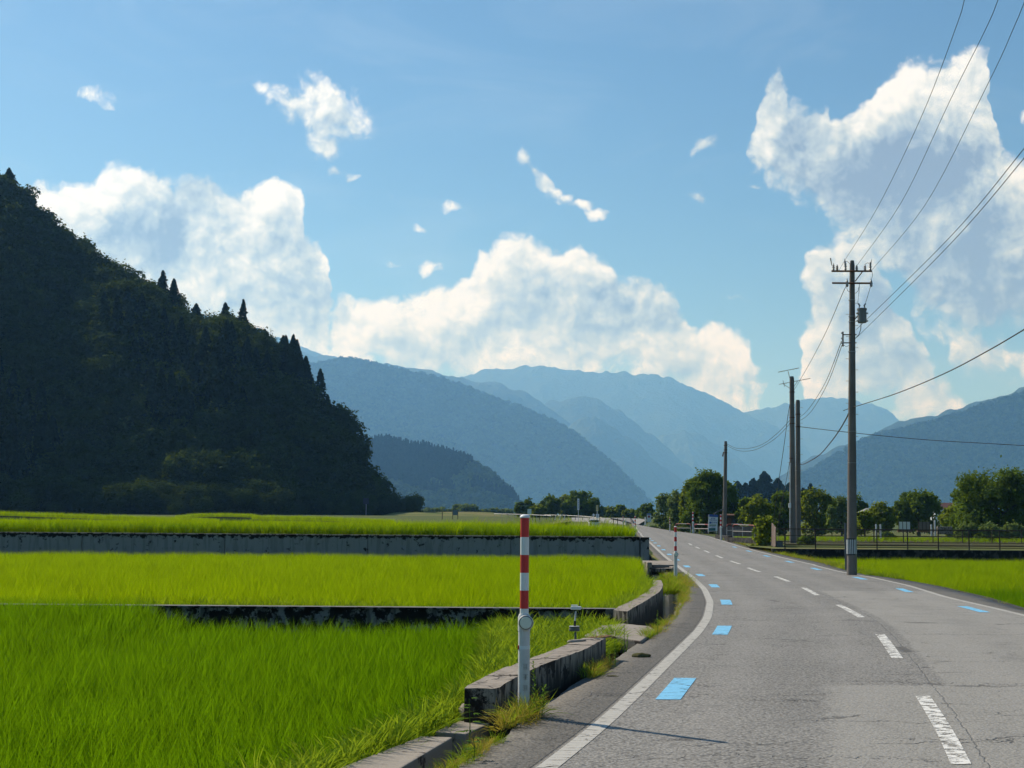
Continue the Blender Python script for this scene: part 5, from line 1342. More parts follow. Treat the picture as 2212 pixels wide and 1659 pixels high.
for y in (895, 922): MB().lathe([(.175, -.03), (.175, .03)], 14, at(1723.6, y, 95.2) - b3).obj('clamp_band', M['rust'], P3_)
MB().tube([at(1707.6, 1000, 93.8) - b2, at(1706.8, 1090, 93.8) - b2, at(1706, 1150, 93.8) - b2], .03, 6).obj('conduit', M['dirtywhite'], P2_)
MB().box(at(1706.2, 1092, 93.7) - b2, (.14, .12, .30)).obj('meter_box', M['white'], P2_)
for y in (962, 972, 978): MB().lathe([(.165, -.03), (.165, .03)], 12, at(1567.4, y, 126) - b4).obj('clamp_band', M['rust'], P4_)
MB().tube([at(1563, 976, 125.8) - b4, at(1561, 986, 125.8) - b4], [.05, .07], 6).obj('lamp_bracket', M['rust'], P4_)

def wire(name, pts, r, label, cat='wire', group=None, sub=6, ext=None):
    """smooth curve through world points"""
    P_ = [Vector(p) for p in pts]
    if ext: P_.append(P_[-1] + (P_[-1] - P_[-2]).normalized() * ext)
    out = []
    for i in range(len(P_) - 1):
        p0 = P_[max(i - 1, 0)]; p1 = P_[i]; p2 = P_[i + 1]; p3 = P_[min(i + 2, len(P_) - 1)]
        for k in range(sub):
            t = k / sub; out.append(.5 * ((2 * p1) + (p2 - p0) * t + (2 * p0 - 5 * p1 + 4 * p2 - p3) * t * t + (3 * p1 - p0 - 3 * p2 + p3) * t ** 3))
    out.append(P_[-1]); c0 = out[0]
    o = MB().tube([p - c0 for p in out], r, 5).obj(name, M['wire']); o.location = c0
    return tagged(o, label, cat, group)
def zat(x, y, z):
    d = ray(x, y); return CAM + d * ((z - CAM.z) / d.z)
HV = [[(1826.7,559.6),(1894.9,449.5),(1987,259.9),(2066.5,54.9),(2100,-60)], [(1853.9,569.9),(1946,439),(2053.8,213.7),(2133,55),(2180,-60)], [(1888.2,577.6),(1997.4,444.4),(2130.6,188),(2192,55),(2235,-50)]]
for k, (px, lab) in enumerate(zip(HV, ['leftmost of the three high wires running from the tall pole over the road', 'middle one of the three high wires running from the tall pole over the road', 'rightmost of the three high wires running from the tall pole over the road'])):
    s0 = at(*px[0], UY - .1); z0 = s0.z
    wire('power_line', [at(*[(1812, 585), (1850, 578), (1884, 583)][k], UY - .12), s0] + [zat(x, y, z0 - d) for (x, y), d in zip(px[1:], (.12, .3, .42, .42))], .0062, lab, 'wire', 'high wires from the tall pole', ext=12)
for k, px in enumerate([[(1850,712),(1864,698),(2048.6,516),(2212,321),(2290,215)], [(1850,728),(1864,716),(2048.6,531.5),(2212,341.9),(2290,240)]]):
    s0 = at(*px[0], UY - .1); z0 = s0.z
    wire('power_line', [s0, at(*px[1], UY - 1.2)] + [zat(x, y, z0 - d) for (x, y), d in zip(px[2:], (.25, .45, .4))], .0075, ['upper one of the two middle wires rising to the right from below the transformer', 'lower one of the two middle wires rising to the right from below the transformer'][k], 'wire', 'middle wires from the tall pole', ext=8)
s0 = at(1822, 887, UY - .15); wire('telephone_cable', [s0, at(1845, 879, UY - .2), zat(1935, 850.5, s0.z - .1), zat(2040, 807, s0.z - .15), zat(2130, 760, s0.z - .1), zat(2212, 712, s0.z), zat(2280, 670, s0.z + .1)], .014, 'thick black cable sweeping up to the right edge from the tall pole', 'cable', ext=5)
wire('power_line', [at(1830, 620, UY - .1), at(1823.7, 626, UY + .8), at(1784.8, 716, 62), at(1750, 783, 77), at(1717.7, 838.7, 92), at(1712, 847, 94)], .012, 'thin single wire slanting down from the lower crossarm to the antenna pole', 'wire', sub=6)
wire('power_line', [at(1817.7, 737, UY), at(1784.8, 822.5, 62), at(1754.7, 873, 77), at(1738, 893, 88), at(1726, 902, 95)], .012, 'upper of two thin wires from the spool rack down to the twin poles', 'wire', 'low wires from the tall pole to the twin poles')
wire('power_line', [at(1818.5, 746, UY), at(1788, 828, 62), at(1758, 881, 77), at(1740, 901, 88), at(1726, 909, 95)], .012, 'lower of two thin wires from the spool rack down to the twin poles', 'wire', 'low wires from the tall pole to the twin poles')
wire('telephone_cable', [at(1833, 893, UY), at(1827.5, 905, 50.5), at(1812.9, 929.8, 56), at(1794.8, 955, 64), at(1769.3, 983.4, 77), at(1740.2, 1000.7, 90), at(1728, 1003, 95)], .024, 'thick slack cable hanging left from the tall pole to the twin poles', 'cable')
wire('power_line', [at(1726, 921.5, 95), at(1827.5, 933.4, 92), at(2000, 950, 90), at(2212, 962.5, 86)], .022, 'thin nearly level wire crossing before the right hand mountain', 'wire', ext=20)
wire('power_line', [at(1709, 905, 94), at(1680, 935, 102), at(1650, 958, 110), at(1620, 968, 117), at(1590, 968, 122), at(1569, 958, 126)], .016, 'upper of two drooping wires between the antenna pole and the short pole', 'wire', 'wires between the antenna pole and the short pole')
wire('power_line', [at(1709, 912, 94), at(1680, 943, 102), at(1650, 963, 110), at(1625, 973, 117), at(1595, 973.5, 122), at(1569, 962, 126)], .016, 'lower of two drooping wires between the antenna pole and the short pole', 'wire', 'wires between the antenna pole and the short pole')
wire('guy_wire', [at(1707, 868, 94), at(1701, 905, 94), at(1694.7, 954, 95), at(1682, 1041.6, 99), at(1675, 1095, 101), at(1668, 1150, 103)], .02, 'steep stay wire on the left of the antenna pole', 'stay wire')
wire('guy_wire', [at(1708, 985, 94), at(1699, 1035, 94), at(1688, 1090, 94), at(1678, 1150, 94)], .016, 'short stay wire from half way up the antenna pole', 'stay wire')
wire('rope', [at(1541, 1112, 122), at(1547, 1107, 123), at(1556, 1103, 124), at(1563, 1099.5, 125.5)], .05, 'short bunting rope from the signboard up to the lone pole', 'rope')

# ------------------------------------------------------------------ signs, fences, small things
def post(b, p0, p1, r, n=6): b.tube([p0, p1], r, n)
def panel_between(tl, tr, br_, bl_, th=.04):
    """closed slab through four world corners"""
    a = [Vector(q) for q in (bl_, br_, tr, tl)]; nrm_ = (a[1] - a[0]).cross(a[3] - a[0]).normalized() * th
    return a, nrm_
def slab(b, cs, th=.04, mi=0):
    a, n_ = panel_between(*cs, th=th); vs = a + [q + n_ for q in a]
    b.add(vs, [(3, 2, 1, 0), (4, 5, 6, 7), (0, 1, 5, 4), (1, 2, 6, 5), (2, 3, 7, 6), (3, 0, 4, 7)], mi)
# the blue and white signboard
YS_ = 124.0
def sg(u, v, dy=0.0):
    """u 0..1 across, v 0..1 down the signboard"""
    tl, tr, br_, bl_ = (1530.8, 1111.4), (1550.6, 1112.7), (1549.4, 1147.4), (1529.0, 1148.0)
    x = (tl[0] * (1 - u) + tr[0] * u) * (1 - v) + (bl_[0] * (1 - u) + br_[0] * u) * v; y = (tl[1] * (1 - u) + tr[1] * u) * (1 - v) + (bl_[1] * (1 - u) + br_[1] * u) * v
    return at(x, y, YS_ + dy)
b0 = at(1539, 1152, YS_)
t = empty('signboard', b0, 'upright blue and white signboard with a letter P beside the guard pipes', 'signboard')
def sg_slab(name, mt, u0, u1, v0, v1, dy, par, th=.03):
    b = MB(); slab(b, [sg(u0, v0, dy) - b0, sg(u1, v0, dy) - b0, sg(u1, v1, dy) - b0, sg(u0, v1, dy) - b0], th); o = b.obj(name, mt, par); return o
bd = sg_slab('board', M['signwhite'], 0, 1, 0, 1, 0, t, .05)
sg_slab('header', M['blue'], .06, 1.02, -.02, .13, -.06, t)
sg_slab('footer', M['teal'], .10, .80, .80, .97, -.06, t)
sg_slab('green_line', M['green'], .14, .86, .60, .655, -.06, t)
ink = M['blue']
r = random.Random(4)
def sign_glyphs(n, u0, u1, v, s):
    for i in range(n):
        u = u0 + (u1 - u0) * (i + .5) / n; w = (u1 - u0) / n * .72
        for k in range(3): sg_slab('character', ink, u - w / 2, u + w / 2, v + s * (k * .36 - .45), v + s * (k * .36 - .45) + s * .17, -.055 - .002 * k, t, .012)
        sg_slab('character', ink, u - w * .12, u + w * .12, v - s * .5, v + s * .5, -.062, t, .012)
sign_glyphs(3, .26, .74, .22, .07); sign_glyphs(5, .10, .92, .32, .07)
sg_slab('parking_square', M['blue'], .12, .32, .42, .535, -.06, t)
def text_obj(body, size, mt, par, loc, rot=(math.pi / 2, 0, 0), name='lettering', ext=.004):
    cu = bpy.data.curves.new(name, 'FONT'); cu.body = body; cu.size = size; cu.extrude = ext; cu.align_x = 'CENTER'; cu.align_y = 'CENTER'
    tmp = bpy.data.objects.new(name, cu); me = bpy.data.meshes.new_from_object(tmp); bpy.data.objects.remove(tmp)
    me.materials.clear(); me.materials.append(mt); o = bpy.data.objects.new(name, me); link(o, par); o.location = loc; o.rotation_euler = rot; return o
text_obj('P', .22, M['signwhite'], t, sg(.22, .478, -.085) - b0)
text_obj('駐車場', .17, ink, t, sg(.65, .478, -.075) - b0)
for k in range(2): sg_slab('fine_print', ink, .36, .80, .70 + .035 * k, .715 + .035 * k, -.06, t, .012)
sg_slab('drop_mark', ink, .17, .25, .67, .73, -.06, t, .012)
b = MB(); 
for u in (.08, .92): MB().tube([sg(u, .9, .1) - b0, sg(u, 1.12, .1) - b0], .04, 6).obj('leg', M['steel'], t)

# guard pipes: bent tube hoops, red ends and white middles
def guard_pipe(name, x0, x1, yt, yb, Y0, Y1, label, midy, redmid=False):
    a0, a1 = at(x0, yt[0], Y0), at(x1, yt[1], Y1); c0, c1 = at(x0, yb[0], Y0), at(x1, yb[1], Y1)
    t = empty(name, c0, label, 'guard pipe', 'red and white guard pipes'); r_ = .048
    d = (a1 - a0); ln = d.length; e = d / ln; h = (a0 - c0).z; cr = min(.22, h * .4)
    up = Vector((0, 0, 1)); r_ = .038
    def hoop(s, sgn, base, top):
        pts = [base - c0 + Vector((0, 0, -.1)), top - c0 - up * cr]
        for k in range(1, 5):
            q = k * math.pi / 8; pts.append(top - c0 - up * cr * (1 - math.sin(q)) + e * sgn * cr * (1 - math.cos(q)))
        return pts
    l = hoop(0, 1, c0, a0); rr = hoop(1, -1, c1, a1)
    MB().tube(l[:2], r_, 8).obj('leg', M['oldwhite'], t); MB().tube(rr[:2], r_, 8).obj('leg', M['oldwhite'], t)
    le, re = l[-1], rr[-1]; m0 = le + (re - le) * .22; m1 = le + (re - le) * .80
    MB().tube(l[1:] + [m0], r_, 8).obj('red_corner', M['redold'], t); MB().tube(rr[1:] + [m1], r_, 8).obj('red_corner', M['redold'], t)
    MB().tube([m0, m1], r_, 8).obj('top_rail', M['oldwhite'], t)
    f = midy; MB().tube([c0 + (a0 - c0) * f - c0, c1 + (a1 - c1) * f - c0], r_ * .8, 8).obj('mid_rail', M['oldwhite'], t)
    return t
guard_pipe('guard_pipe', 1500, 1530, (1132.5, 1133), (1149.5, 1150), 134, 126, 'red and white guard pipe left of the blue and white signboard', .45)
guard_pipe('guard_pipe', 1583, 1630, (1133, 1135), (1159.5, 1160), 108, 105, 'nearer red and white guard pipe in front of the brown board fence', .45)
guard_pipe('guard_pipe', 1570, 1604, (1132.5, 1131.5), (1157.5, 1156), 112, 114, 'farther red and white guard pipe overlapping the nearer one', .45)
guard_pipe('guard_pipe', 1459, 1492, (1131.5, 1131.5), (1148, 1148.5), 150, 148, 'faded far guard pipe in the weeds before the grey green trees', .45)
# brown ribbed board fence
cs = [at(1551, 1137.5, 118), at(1634, 1137, 116), at(1634, 1159, 116), at(1551, 1158, 118)]; c0 = cs[3]
b = MB(); slab(b, [q - c0 for q in cs], .05); t = b.obj('board_fence', M['boards']); t.location = c0; tagged(t, 'brown ribbed board fence behind the nearer guard pipes', 'fence')
cs = [at(1668.6, 1129.5, 86), at(1677.2, 1141, 83), at(1677.0, 1180, 83), at(1668.4, 1184, 86)]; c0 = cs[3]
b = MB(); slab(b, [q - c0 for q in cs], .05); t = b.obj('board_fence', M['boards']); t.location = c0; tagged(t, 'slanting end panel of brown boards right of the leafy bush', 'fence')
# dark concrete edges below them
for (x0, x1, yt0, yt1, yb, Y0, Y1, lab) in [(1571.5, 1662, 1160.5, 1163, 1184, 104, 92, 'dark concrete bank edge below the brown board fence'), (1545, 1572, 1155, 1158, 1166, 118, 108, 'short dark concrete edge under the far guard pipe'), (1660, 1678, 1170, 1168, 1186, 90, 84, 'pale concrete block under the slanting end panel')]:
    cs = [at(x0, yt0, Y0), at(x1, yt1, Y1), at(x1, yb, Y1), at(x0, yb, Y0)]; cs[2].z -= .5; cs[3].z -= .5; c0 = cs[3]
    b = MB(); slab(b, [q - c0 for q in cs], -.35); t = b.obj('concrete_edge', M['conc_dark'] if 'pale' not in lab else M['conc_grey']); t.location = c0; tagged(t, lab, 'concrete edge')
flat('field_ground', [(at(1551, 1150, 120).x, 119), (at(1551, 1150, 160).x + 1, 160), (40, 160), (32, 84), (15.5, 84)], .46, M['stubble'])

# wire fence on the dark wall
t = empty('wire_fence', (14.6, 78.2, .42), 'long low wire fence on top of the dark wall on the right', 'fence')
xf = np.arange(15.0, 38, 1.68)
for i, x in enumerate(xf): MB().tube([(x - 14.6, 0, -.05), (x - 14.6, 0, 1.10)], .035, 6).obj('fence_post', M['darkwood'], t)
for z in (1.08, .72, .38): MB().tube([(0, 0, z), (25, 0, z)], .016 if z < 1 else .026, 5).obj('rail', M['darkwood'], t)
def _net(t_, out):
    p = pos(t_); s = t_.new('ShaderNodeSeparateXYZ'); t_.put(s.inputs[0], p)
    def ln(v): return t_.math('LESS_THAN', t_.math('FRACT', t_.math('MULTIPLY', v, 14.0)), .10)
    m = t_.math('MAXIMUM', ln(t_.math('ADD', s.outputs[0], s.outputs[2])), ln(t_.math('SUBTRACT', s.outputs[0], s.outputs[2])))
    d = t_.new('ShaderNodeBsdfDiffuse'); d.inputs[0].default_value = (.10, .09, .08, 1); tr = t_.new('ShaderNodeBsdfTransparent'); mx = t_.new('ShaderNodeMixShader')
    t_.put(mx.inputs[0], m); t_.l.new(tr.outputs[0], mx.inputs[1]); t_.l.new(d.outputs[0], mx.inputs[2]); t_.l.new(mx.outputs[0], out.inputs[0])
M['net'] = mat('wire_net', _net)
b = MB(); b.box((12.5, .02, .55), (25, .004, 1.04)); b.obj('wire_net', M['net'], t)
t = empty('wire_fence', (19.5, 101.5, .45), 'second, farther wire fence across the mown field on the right', 'fence')
for x in np.arange(0, 24, 2.1): MB().tube([(x, 0, -.1), (x, 0, 1.0)], .035, 5).obj('fence_post', M['darkwood'], t)
for z in (.95, .5): MB().tube([(0, 0, z), (24, 0, z)], .016, 5).obj('rail', M['darkwood'], t)
for k, (x, yb, h, lab) in enumerate([(1893, 1160, 1.0, 'short pale post left of the ball shaped shrub'), (1902.5, 1160, 1.0, 'short pale post at the ball shaped shrub'), (2012, 1155, .8, 'short leaning pale post below the brown panel'), (2019.8, 1155, 1.15, 'white topped short post right of the brown panel')]):
    p = at(x, yb, 112); o = MB().tube([(0, 0, -.1), (0, 0, h * .9), (0, 0, h)], [.07, .07, .05], 8).obj('bollard', M['dirtywhite']); o.location = p; tagged(o, lab, 'post')
# pale panels before the round tree
for (x0, x1, mt, lab) in [(1942, 1966.6, 'signwhite', 'pale bluish three part panel before the round dark tree'), (1984.8, 2008.8, 'darkpanel', 'brownish three part panel before the round dark tree')]:
    if mt == 'darkpanel': M['darkpanel'] = plain('brown_panel', (.16, .14, .125), .7, .3, var=.3)
    p0, p1 = at(x0, 1144.5, 140), at(x1, 1144.5, 140); h = (at(x0, 1127, 140) - p0).z; w = (p1 - p0).length; t = empty('panel_board', p0, lab, 'panel', 'three part panels before the round tree')
    for k in range(3): MB().box((w * (k + .5) / 3, 0, h / 2), (w / 3 - .07, .05, h)).obj('panel', M[mt], t)
    for k in range(4): MB().box((w * k / 3, .03, h / 2 - .15), (.05, .07, h + .3)).obj('frame_post', M['darkwood'], t)
    MB().box((w / 2, 0, -.12), (w + .3, .3, .18)).obj('base', M['brick'], t)
# shelter with a low hipped roof
p0 = at(1880, 1150, 152); w = 3.0; ze = (at(1880, 1112, 152) - p0).z; za = (at(1880, 1097.5, 152) - p0).z
t = empty('shelter', p0, 'open garden shelter with a pale hipped roof right of the tall utility pole', 'shelter')
b = MB(); b.add([(-1.6, -1.4, ze), (1.6, -1.4, ze), (1.6, 1.4, ze), (-1.6, 1.4, ze), (-.35, 0, za), (.35, 0, za), (-1.6, -1.4, ze - .09), (1.6, -1.4, ze - .09), (1.6, 1.4, ze - .09), (-1.6, 1.4, ze - .09)],
    [(0, 1, 5, 4), (1, 2, 5), (2, 3, 4, 5), (3, 0, 4), (0, 6, 7, 1), (1, 7, 8, 2), (2, 8, 9, 3), (3, 9, 6, 0), (9, 8, 7, 6)]); b.obj('roof', M['rooftile'], t)
for sx in (-1.25, 1.25):
    for sy in (-1.1, 1.1): MB().box((sx, sy, ze / 2 - .2), (.13, .13, ze + .3)).obj('post', M['darkwood'], t)
# low rough stone wall, far little house
p0 = at(2024, 1152, 122); o = MB().box((.65, 0, .25), (1.3, .3, .65)).obj('stone_wall', M['stone'], bevel=.04); o.location = p0; tagged(o, 'low rough stone wall right of the white topped post', 'stone wall')
def house(x, yb, w, h, Y, label):
    p0 = at(x, yb, Y); t = empty('house', p0, label, 'house'); MB().box((0, 0, h / 2), (w, w * .8, h)).obj('wall', M['signwhite'], t)
    b = MB(); a = w * .6; c = w * .48; b.add([(-a, -c, h), (a, -c, h), (a, c, h), (-a, c, h), (-a, 0, h * 1.5), (a, 0, h * 1.5)], [(0, 1, 5, 4), (2, 3, 4, 5), (0, 4, 3), (1, 2, 5), (3, 2, 1, 0)]); b.obj('roof', M['redroof'], t)
    for s_ in (-1, 1): MB().box((s_ * w * .22, -w * .405, h * .55), (w * .2, .06, h * .35)).obj('window', M['black'], t)
    MB().box((0, -w * .405, h * .3), (w * .14, .05, h * .58)).obj('door', M['darkwood'], t)
M['redroof'] = plain('dull_red_roof', (.16, .07, .06), .8, .2)
house(2036, 1126, 7, 4.5, 520, 'tiny far house between the round tree and the great pine')
p0 = at(1574, 1136, 150); t = empty('shed', p0, 'dark little shed with a rusty red roof edge behind the short utility pole', 'shed')
MB().box((0, 0, .5), (1.0, 1.0, 1.1)).obj('wall', M['darkwood'], t); b = MB(); b.add([(-.6, -.6, 1.05), (.6, -.6, 1.05), (.6, .6, 1.2), (-.6, .6, 1.2), (-.6, -.6, 1.12), (.6, -.6, 1.12), (.6, .6, 1.27), (-.6, .6, 1.27)], [(3, 2, 1, 0), (4, 5, 6, 7), (0, 1, 5, 4), (1, 2, 6, 5), (2, 3, 7, 6), (3, 0, 4, 7)]); b.obj('roof', M['rust'], t); MB().box((0, -.51, .4), (.4, .03, .8)).obj('door', M['rust'], t)
for k, (x0, y0, x1, lab) in enumerate([(2180, 1120, 2196, 'small pale slanted roof panel under the great pine')]):
    cs = [at(x0, y0 + 2, 140), at(x1, y0 - 3, 140), at(x1, y0, 140), at(x0, y0 + 5, 140)]; c0 = cs[3]; b = MB(); slab(b, [q - c0 for q in cs], .06); o = b.obj('roof_panel', M['signwhite'] ); o.location = c0; tagged(o, lab, 'roof panel')

# signs and posts beyond the upper rice field
def roadsign(name, x, yt, yb, ybase, w, Y, mt, label, shape='box', cat='road sign', marks=0, pole_mt='dirtywhite'):
    p0 = at(x, ybase, Y); t = empty(name, p0, label, cat); c = at(x, (yt + yb) / 2, Y) - p0; h = (at(x, yt, Y) - at(x, yb, Y)).z; w = w * Y / FPX
    if shape == 'diamond': MB().box((0, 0, 0), (w, .04, w), Matrix.Rotation(math.pi / 4, 3, 'Y')).obj('board', M[mt], t).location = c
    else: MB().box((0, 0, 0), (w, .05, h)).obj('board', M[mt], t).location = c
    MB().tube([(0, .06, -.4), (0, .06, c.z + h * .3)], .045, 8).obj('post', M[pole_mt], t)
    if marks:
        for k in range(marks):
            zz = c.z + h * (.40 - .8 * (k + .5) / marks + .0)
            g = MB(); q = min(w * .55, h / marks * .6)
            for j in range(3): g.box((0, -.03, zz + q * (.36 - .36 * j)), (q, .01, q * .16))
            g.box((0, -.034, zz), (q * .16, .01, q)); g.obj('character', M['blue'], t)
    return t
roadsign('narrow_sign', 1249.3, 1077, 1101.5, 1121, 4.4, 215, 'signwhite', 'tall narrow white sign on a pole before the largest dark tree', cat='sign', marks=5)
roadsign('narrow_sign', 1290, 1091.3, 1103.6, 1120, 4.4, 215, 'yellow', 'small yellow upright sign right of the tall narrow white sign', cat='sign', marks=3)
roadsign('diamond_sign', 1282.3, 1109, 1116, 1121, 4.6, 212, 'signwhite', 'little diamond shaped sign just left of the yellow sign pole', 'diamond')
roadsign('notice_sign', 1290.6, 1110.3, 1118.5, 1124, 7, 208, 'signwhite', 'white square board below the yellow sign', cat='sign', marks=2)
roadsign('notice_sign', 1143.6, 1099.7, 1110.8, 1123, 8.5, 200, 'signwhite', 'white square sign seen above the near post cap', cat='sign')
roadsign('info_board', 1402, 1109, 1127, 1133, 9, 205, 'signwhite', 'far info board with a red emblem at the right of the distant bend', cat='sign')
p = at(1402, 1116, 204.8); o = MB().lathe([(.17, 0), (.17, .03)], 14, (0, 0, 0), Matrix.Rotation(math.pi / 2, 3, 'X')).obj('emblem', M['redold']); 
for ob in bpy.data.objects:
    if ob.name.startswith('info_board'): o.parent = ob; o.location = p - ob.location; MB().box(at(1402, 1110.5, 204.8) - ob.location, (.60, .06, .16)).obj('header', M['blue'], ob)
o = MB().tube([(0, 0, -.2), (0, 0, .75), (0, 0, .95)], [.10, .10, .08], 10).obj('bollard', M['white']); o.location = at(1394, 1131, 206); tagged(o, 'small white bollard left of the far info board', 'post')
roadsign('direction_sign', 790.6, 1076, 1089, 1113, 12, 330, 'oldboard' if M.setdefault('oldboard', plain('old_dark_board', (.05, .05, .05), .8, .2)) else '', 'dim dark roadside board on a pale pole at the foot of the dark hill', cat='sign')
t = empty('noticeboard', at(983.5, 1120, 240), 'grey noticeboard between two dark posts before the brown embankment', 'sign'); c0 = t.location
for x in (978, 989): MB().tube([at(x, 1122, 240) - c0, at(x, 1106, 240) - c0], .06, 6).obj('post', M['darkwood'], t)
b = MB(); slab(b, [at(978, 1102.5, 240) - c0, at(989, 1102.5, 240) - c0, at(989, 1113, 240) - c0, at(978, 1113, 240) - c0], .05); b.obj('board', M['bluegrey'], t)
o = MB().tube([(0, 0, -.3), (0, 0, 1.0)], .07, 6).obj('fence_post', M['darkwood']); o.location = at(955.3, 1119, 240); tagged(o, 'lone dark post left of the grey noticeboard', 'post')
# brown embankment behind, with its pale top road
ex = [830, 855, 900, 1000, 1040, 1060, 1085, 1110]; ey = [1112, 1107, 1106, 1105.5, 1106, 1107, 1110, 1116]
tp = [at(x, y, 330) for x, y in zip(ex, ey)]; n = len(tp)
V = [(p.x, 330, p.z) for p in tp] + [(p.x, 345, p.z + .1) for p in tp] + [(p.x * .96, 312, 2.2) for p in tp]
tagged(mesh_np('embankment', V, [(i, i + 1, n + i + 1, n + i) for i in range(n - 1)] + [(2 * n + i, 2 * n + i + 1, i + 1, i) for i in range(n - 1)], M['stubble'], smooth=True), kind='structure')
t = empty('guard_rail', at(1067.4, 1113.5, 300), 'white roadside rail running behind the near post cap', 'guard rail'); c0 = t.location
pts = [(1067.4, 1110), (1110, 1110.8), (1150, 1112.2), (1190, 1114)]
MB().tube([at(x, y, 300 - k * 6) - c0 for k, (x, y) in enumerate(pts)], .06, 6).obj('rail', M['dirtywhite'], t)
for k in range(9): x = 1069 + k * 15; MB().tube([at(x, 1111 + k * .4, 300 - k * 2.2) - c0, at(x, 1118, 300 - k * 2.2) - c0], .06, 5).obj('rail_post', M['steel'], t)
t = empty('guard_rail', at(1176, 1121, 205), 'thin dark roadside rail before the round dark trees', 'guard rail'); c0 = t.location
MB().tube([at(1176, 1112.5, 225) - c0, at(1215, 1113, 222) - c0, at(1262, 1115.5, 218) - c0, at(1300, 1119, 214) - c0], .035, 5).obj('rail', M['steel'], t)
for k in range(10): x = 1150 + k * 15.5; MB().tube([at(x, 1112.6 + max(0, k - 5) * .9, 222) - c0, at(x, 1124, 222) - c0], .045, 5).obj('rail_post', M['darkwood'], t)
t = empty('arch_rail', at(1198, 1122, 212), 'three bent white pipe arches before the largest dark tree', 'pipe arches'); c0 = t.location
for x in (1199, 1209.5, 1219): MB().tube([at(x, 1123, 212) - c0, at(x + .6, 1117, 212) - c0, at(x + 2.5, 1113.2, 212) - c0, at(x + 6, 1112.4, 212) - c0], .05, 6).obj('pipe_arch', M['white'], t)
# small white van half hidden by the rice
p0 = at(1283, 1129, 200); t = empty('parked_van', p0 - Vector((0, 0, .95)), 'little white van mostly hidden behind the rice below the yellow sign', 'van')
b = MB(); b.box((0, 0, .62), (1.45, 3.0, .75)); b.obj('body', M['white'], t, bevel=.08); MB().box((0, .1, 1.15), (1.32, 2.6, .45), taper=.92).obj('cabin', M['white'], t, bevel=.06)
MB().box((0, -1.23, 1.14), (1.12, .06, .30)).obj('rear_window', M['black'], t)
for sx in (-1, 1):
    MB().box((sx * .63, 0, 1.15), (.05, 1.9, .28)).obj('side_window', M['black'], t); MB().box((sx * .62, -1.52, .75), (.10, .04, .22)).obj('tail_light', M['red'], t)
    for sy in (-1, 1): MB().lathe([(.25, -.08), (.27, -.05), (.27, .05), (.25, .08)], 14, (sx * .66, sy * .95, .27), Matrix.Rotation(math.pi / 2, 3, 'Y')).obj('wheel', M['black'], t)
for k, (x, y0, y1, lab) in enumerate([(1325, 1120, 1132, 'first thin dark stake before the pale far road'), (1334, 1120, 1133, 'second thin dark stake before the pale far road'), (1295.7, 1109, 1121, 'thin striped stake right of the yellow sign'), (1352, 1122, 1133, 'pale short stake before the pale far road')]):
    p0, p1 = at(x, y1, 170), at(x, y0, 170); o = MB().tube([Vector((0, 0, -.3)), p1 - p0], .05, 6).obj('stake', M['darkwood'] if k != 3 else M['signwhite']); o.location = p0; tagged(o, lab, 'stake')

# water level sensor by the channel
c0 = on(1241, 1384, .0); Yq = c0.y
Yq = 18.4; c0 = at(1240, 1384, Yq)
t = empty('level_sensor', c0, 'white boxed sensor with antenna on a short pole in the grass', 'sensor')
def q8(zx, zy): return at((2200 + zx * .10853) / 1.8227, (2360 + zy * .10853) / 1.8227, Yq) - c0
MB().tube([q8(600, 1560), q8(605, 1180)], .015, 10).obj('pole', M['grey'], t, smooth=True)
a, b_ = q8(565, 1150), q8(565, 985)
MB().lathe([(.064, 0), (.069, .006), (.069, (b_ - a).z * .5), (.063, (b_ - a).z * .55), (.068, (b_ - a).z)], 20, a).obj('round_housing', M['grey'], t, smooth=True)
MB().lathe([(.066, 0), (.066, .004)], 20, b_ + Vector((0, 0, .002))).obj('housing_lid', M['dirtywhite'], t, smooth=True)
MB().tube([q8(580, 985), q8(590, 780)], .016, 8).obj('joint', M['black'], t); MB().tube([q8(590, 780), q8(618, 430)], .011, 10).obj('upper_pole', M['dirtywhite'], t, smooth=True)
bx = q8(630, 320); hgt = (q8(630, 250) - q8(630, 400)).z
MB().box((0, 0, 0), (.128, .10, hgt * .8), Matrix.Rotation(-.12, 3, 'Z')).obj('sensor_box', M['white'], t, bevel=.008).location = bx + Vector((0, .04, 0))
MB().box((0, 0, 0), (.08, .06, .008), Matrix.Rotation(-.12, 3, 'Z')).obj('solar_plate', M['signwhite'], t).location = bx + Vector((-.02, .05, hgt / 2 + .008))
MB().tube([q8(752, 250), q8(756, 150), q8(758, 40)], [.008, .006, .004], 6).obj('aerial', M['black'], t)

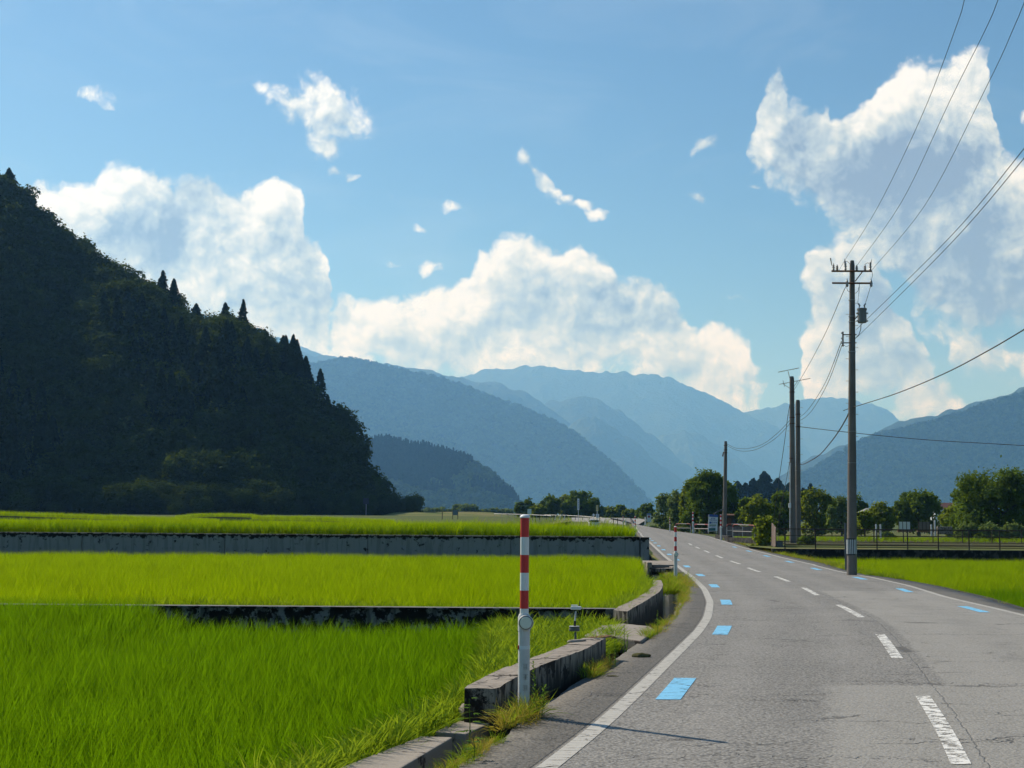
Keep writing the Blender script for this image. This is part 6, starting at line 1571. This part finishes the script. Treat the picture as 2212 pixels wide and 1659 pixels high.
# ------------------------------------------------------------------ single weeds near the camera
def leaf_blade(b_v, b_f, p, d, L, w, droop=.3, up=Vector((0, 0, 1))):
    side = d.cross(up); side = side.normalized() if side.length > 1e-4 else Vector((1, 0, 0)); n = len(b_v); k = 4
    for i in range(k + 1):
        s = i / k; c = p + d * (L * s) - Vector((0, 0, droop * L * s * s)); ww = w * math.sin(math.pi * (.12 + .86 * s)) / 2
        b_v += [c - side * ww, c + side * ww]
    for i in range(k): b_f.append((n + 2 * i, n + 2 * i + 1, n + 2 * i + 3, n + 2 * i + 2))
def weed(name, base, H, nleaf, L, w, label, seed, kind='lance', lean=(0, 0), mt='weed', cat='weed'):
    r = random.Random(seed); t = empty(name, base, label, cat); v, f = [], []
    tip = Vector((lean[0] * H, lean[1] * H, H)); MB().tube([(0, 0, -.05), tip * .5 + Vector((.01, 0, 0)), tip], [.006, .004, .002], 5).obj('stem', M[mt], t)
    for i in range(nleaf):
        s = .12 + .86 * (i + .5) / nleaf; p = tip * s; a = i * 2.4 + r.uniform(-.3, .3); up_ = .5 + .5 * s; d = Vector((math.cos(a), math.sin(a), up_)).normalized(); l = L * (1.15 - .7 * s) * r.uniform(.8, 1.2)
        if kind == 'lance': leaf_blade(v, f, p, d, l, w)
        else:
            st = p + d * l * .45; 
            for j in range(-2, 3):
                q = a + j * .55; dd = Vector((math.cos(q), math.sin(q), up_ * .5)).normalized(); leaf_blade(v, f, st, dd, l * (.75 - .1 * abs(j)), w, .45)
    mesh_np('foliage', np.array([tuple(x) for x in v]), f, M[mt], t, attrs={'tint': ('FACE', 'FLOAT', [r.uniform(0, 1) for _ in f])})
    return t
weed('tall_weed', on(1158, 1553, 0) + Vector((0, .02, 0)), .50, 46, .085, .013, 'tall narrow leaved weed right against the foot of the near post', 1, lean=(-.06, 0))
weed('tall_weed', on(1168, 1548, 0), .28, 26, .11, .017, 'lower bushy weed just right of the tall narrow leaved weed', 2, lean=(.12, 0))
weed('palmate_weed', on(1012, 1625, -.12), .42, 9, .16, .018, 'fan leaved weed standing in the channel gap before the kerb slabs', 3, 'fan')
weed('palmate_weed', on(1022, 1648, -.02), .18, 6, .12, .015, 'lower fan leaved weed at the shoulder edge below the kerb slabs', 4, 'fan')
for k, (x, y, h, lab) in enumerate([(1283, 1459, .20, 'leftmost little weed stalk at the channel edge beyond the near post'), (1317, 1448, .27, 'second weed stalk at the channel edge beyond the near post'), (1328, 1444, .32, 'third weed stalk at the channel edge beyond the near post'), (1346, 1415, .40, 'tallest green weed stalk at the channel edge, before the cracked slab'), (1352, 1412, .26, 'short weed stalk right of the tallest green one')]):
    weed('weed_stalk', on(x, y, -.02), h, 22, .05, .014, lab, 10 + k, lean=(.04 * (k - 2), 0))
weed('weed_stalk', on(1420, 1372, 0), .38, 20, .07, .014, 'upright weed stalk at the end of the cracked slab', 17)
for k, (x, Y, h) in enumerate([(1003, 61, .9), (1012, 62, .7), (1040, 61, .8), (1078, 63, 1.0), (1100, 62, .8), (1150, 62, .8), (1180, 63, 1.0), (1290, 64, .7), (1330, 62, .8)]):
    pass
wp = np.array([(at(x, 1130, 70).x, 70 + (x % 7), 1.35) for x in list(range(1000, 1090, 9)) + list(range(1120, 1345, 8))], float); wp = np.concatenate([wp, np.array([(at(x, 1130, 110).x, 110 + (x % 11), 1.3) for x in range(1000, 1340, 5)], float)]); wp = wp + rng.normal(0, .25, wp.shape) * np.array([1, 1, .25])
scatter('weeds', wp, TALL, 4, 1.0, 1.9, 77, .25)
rw = np.array([(x, 34 + (x * 7 % 9), -.4) for x in np.arange(12.2, 20, .55)]); rw[:, 0] = [Xo(y) + .35 for y in rw[:, 1]]; scatter('weeds', rw, TALL, 4, .6, 1.2, 78, .25)
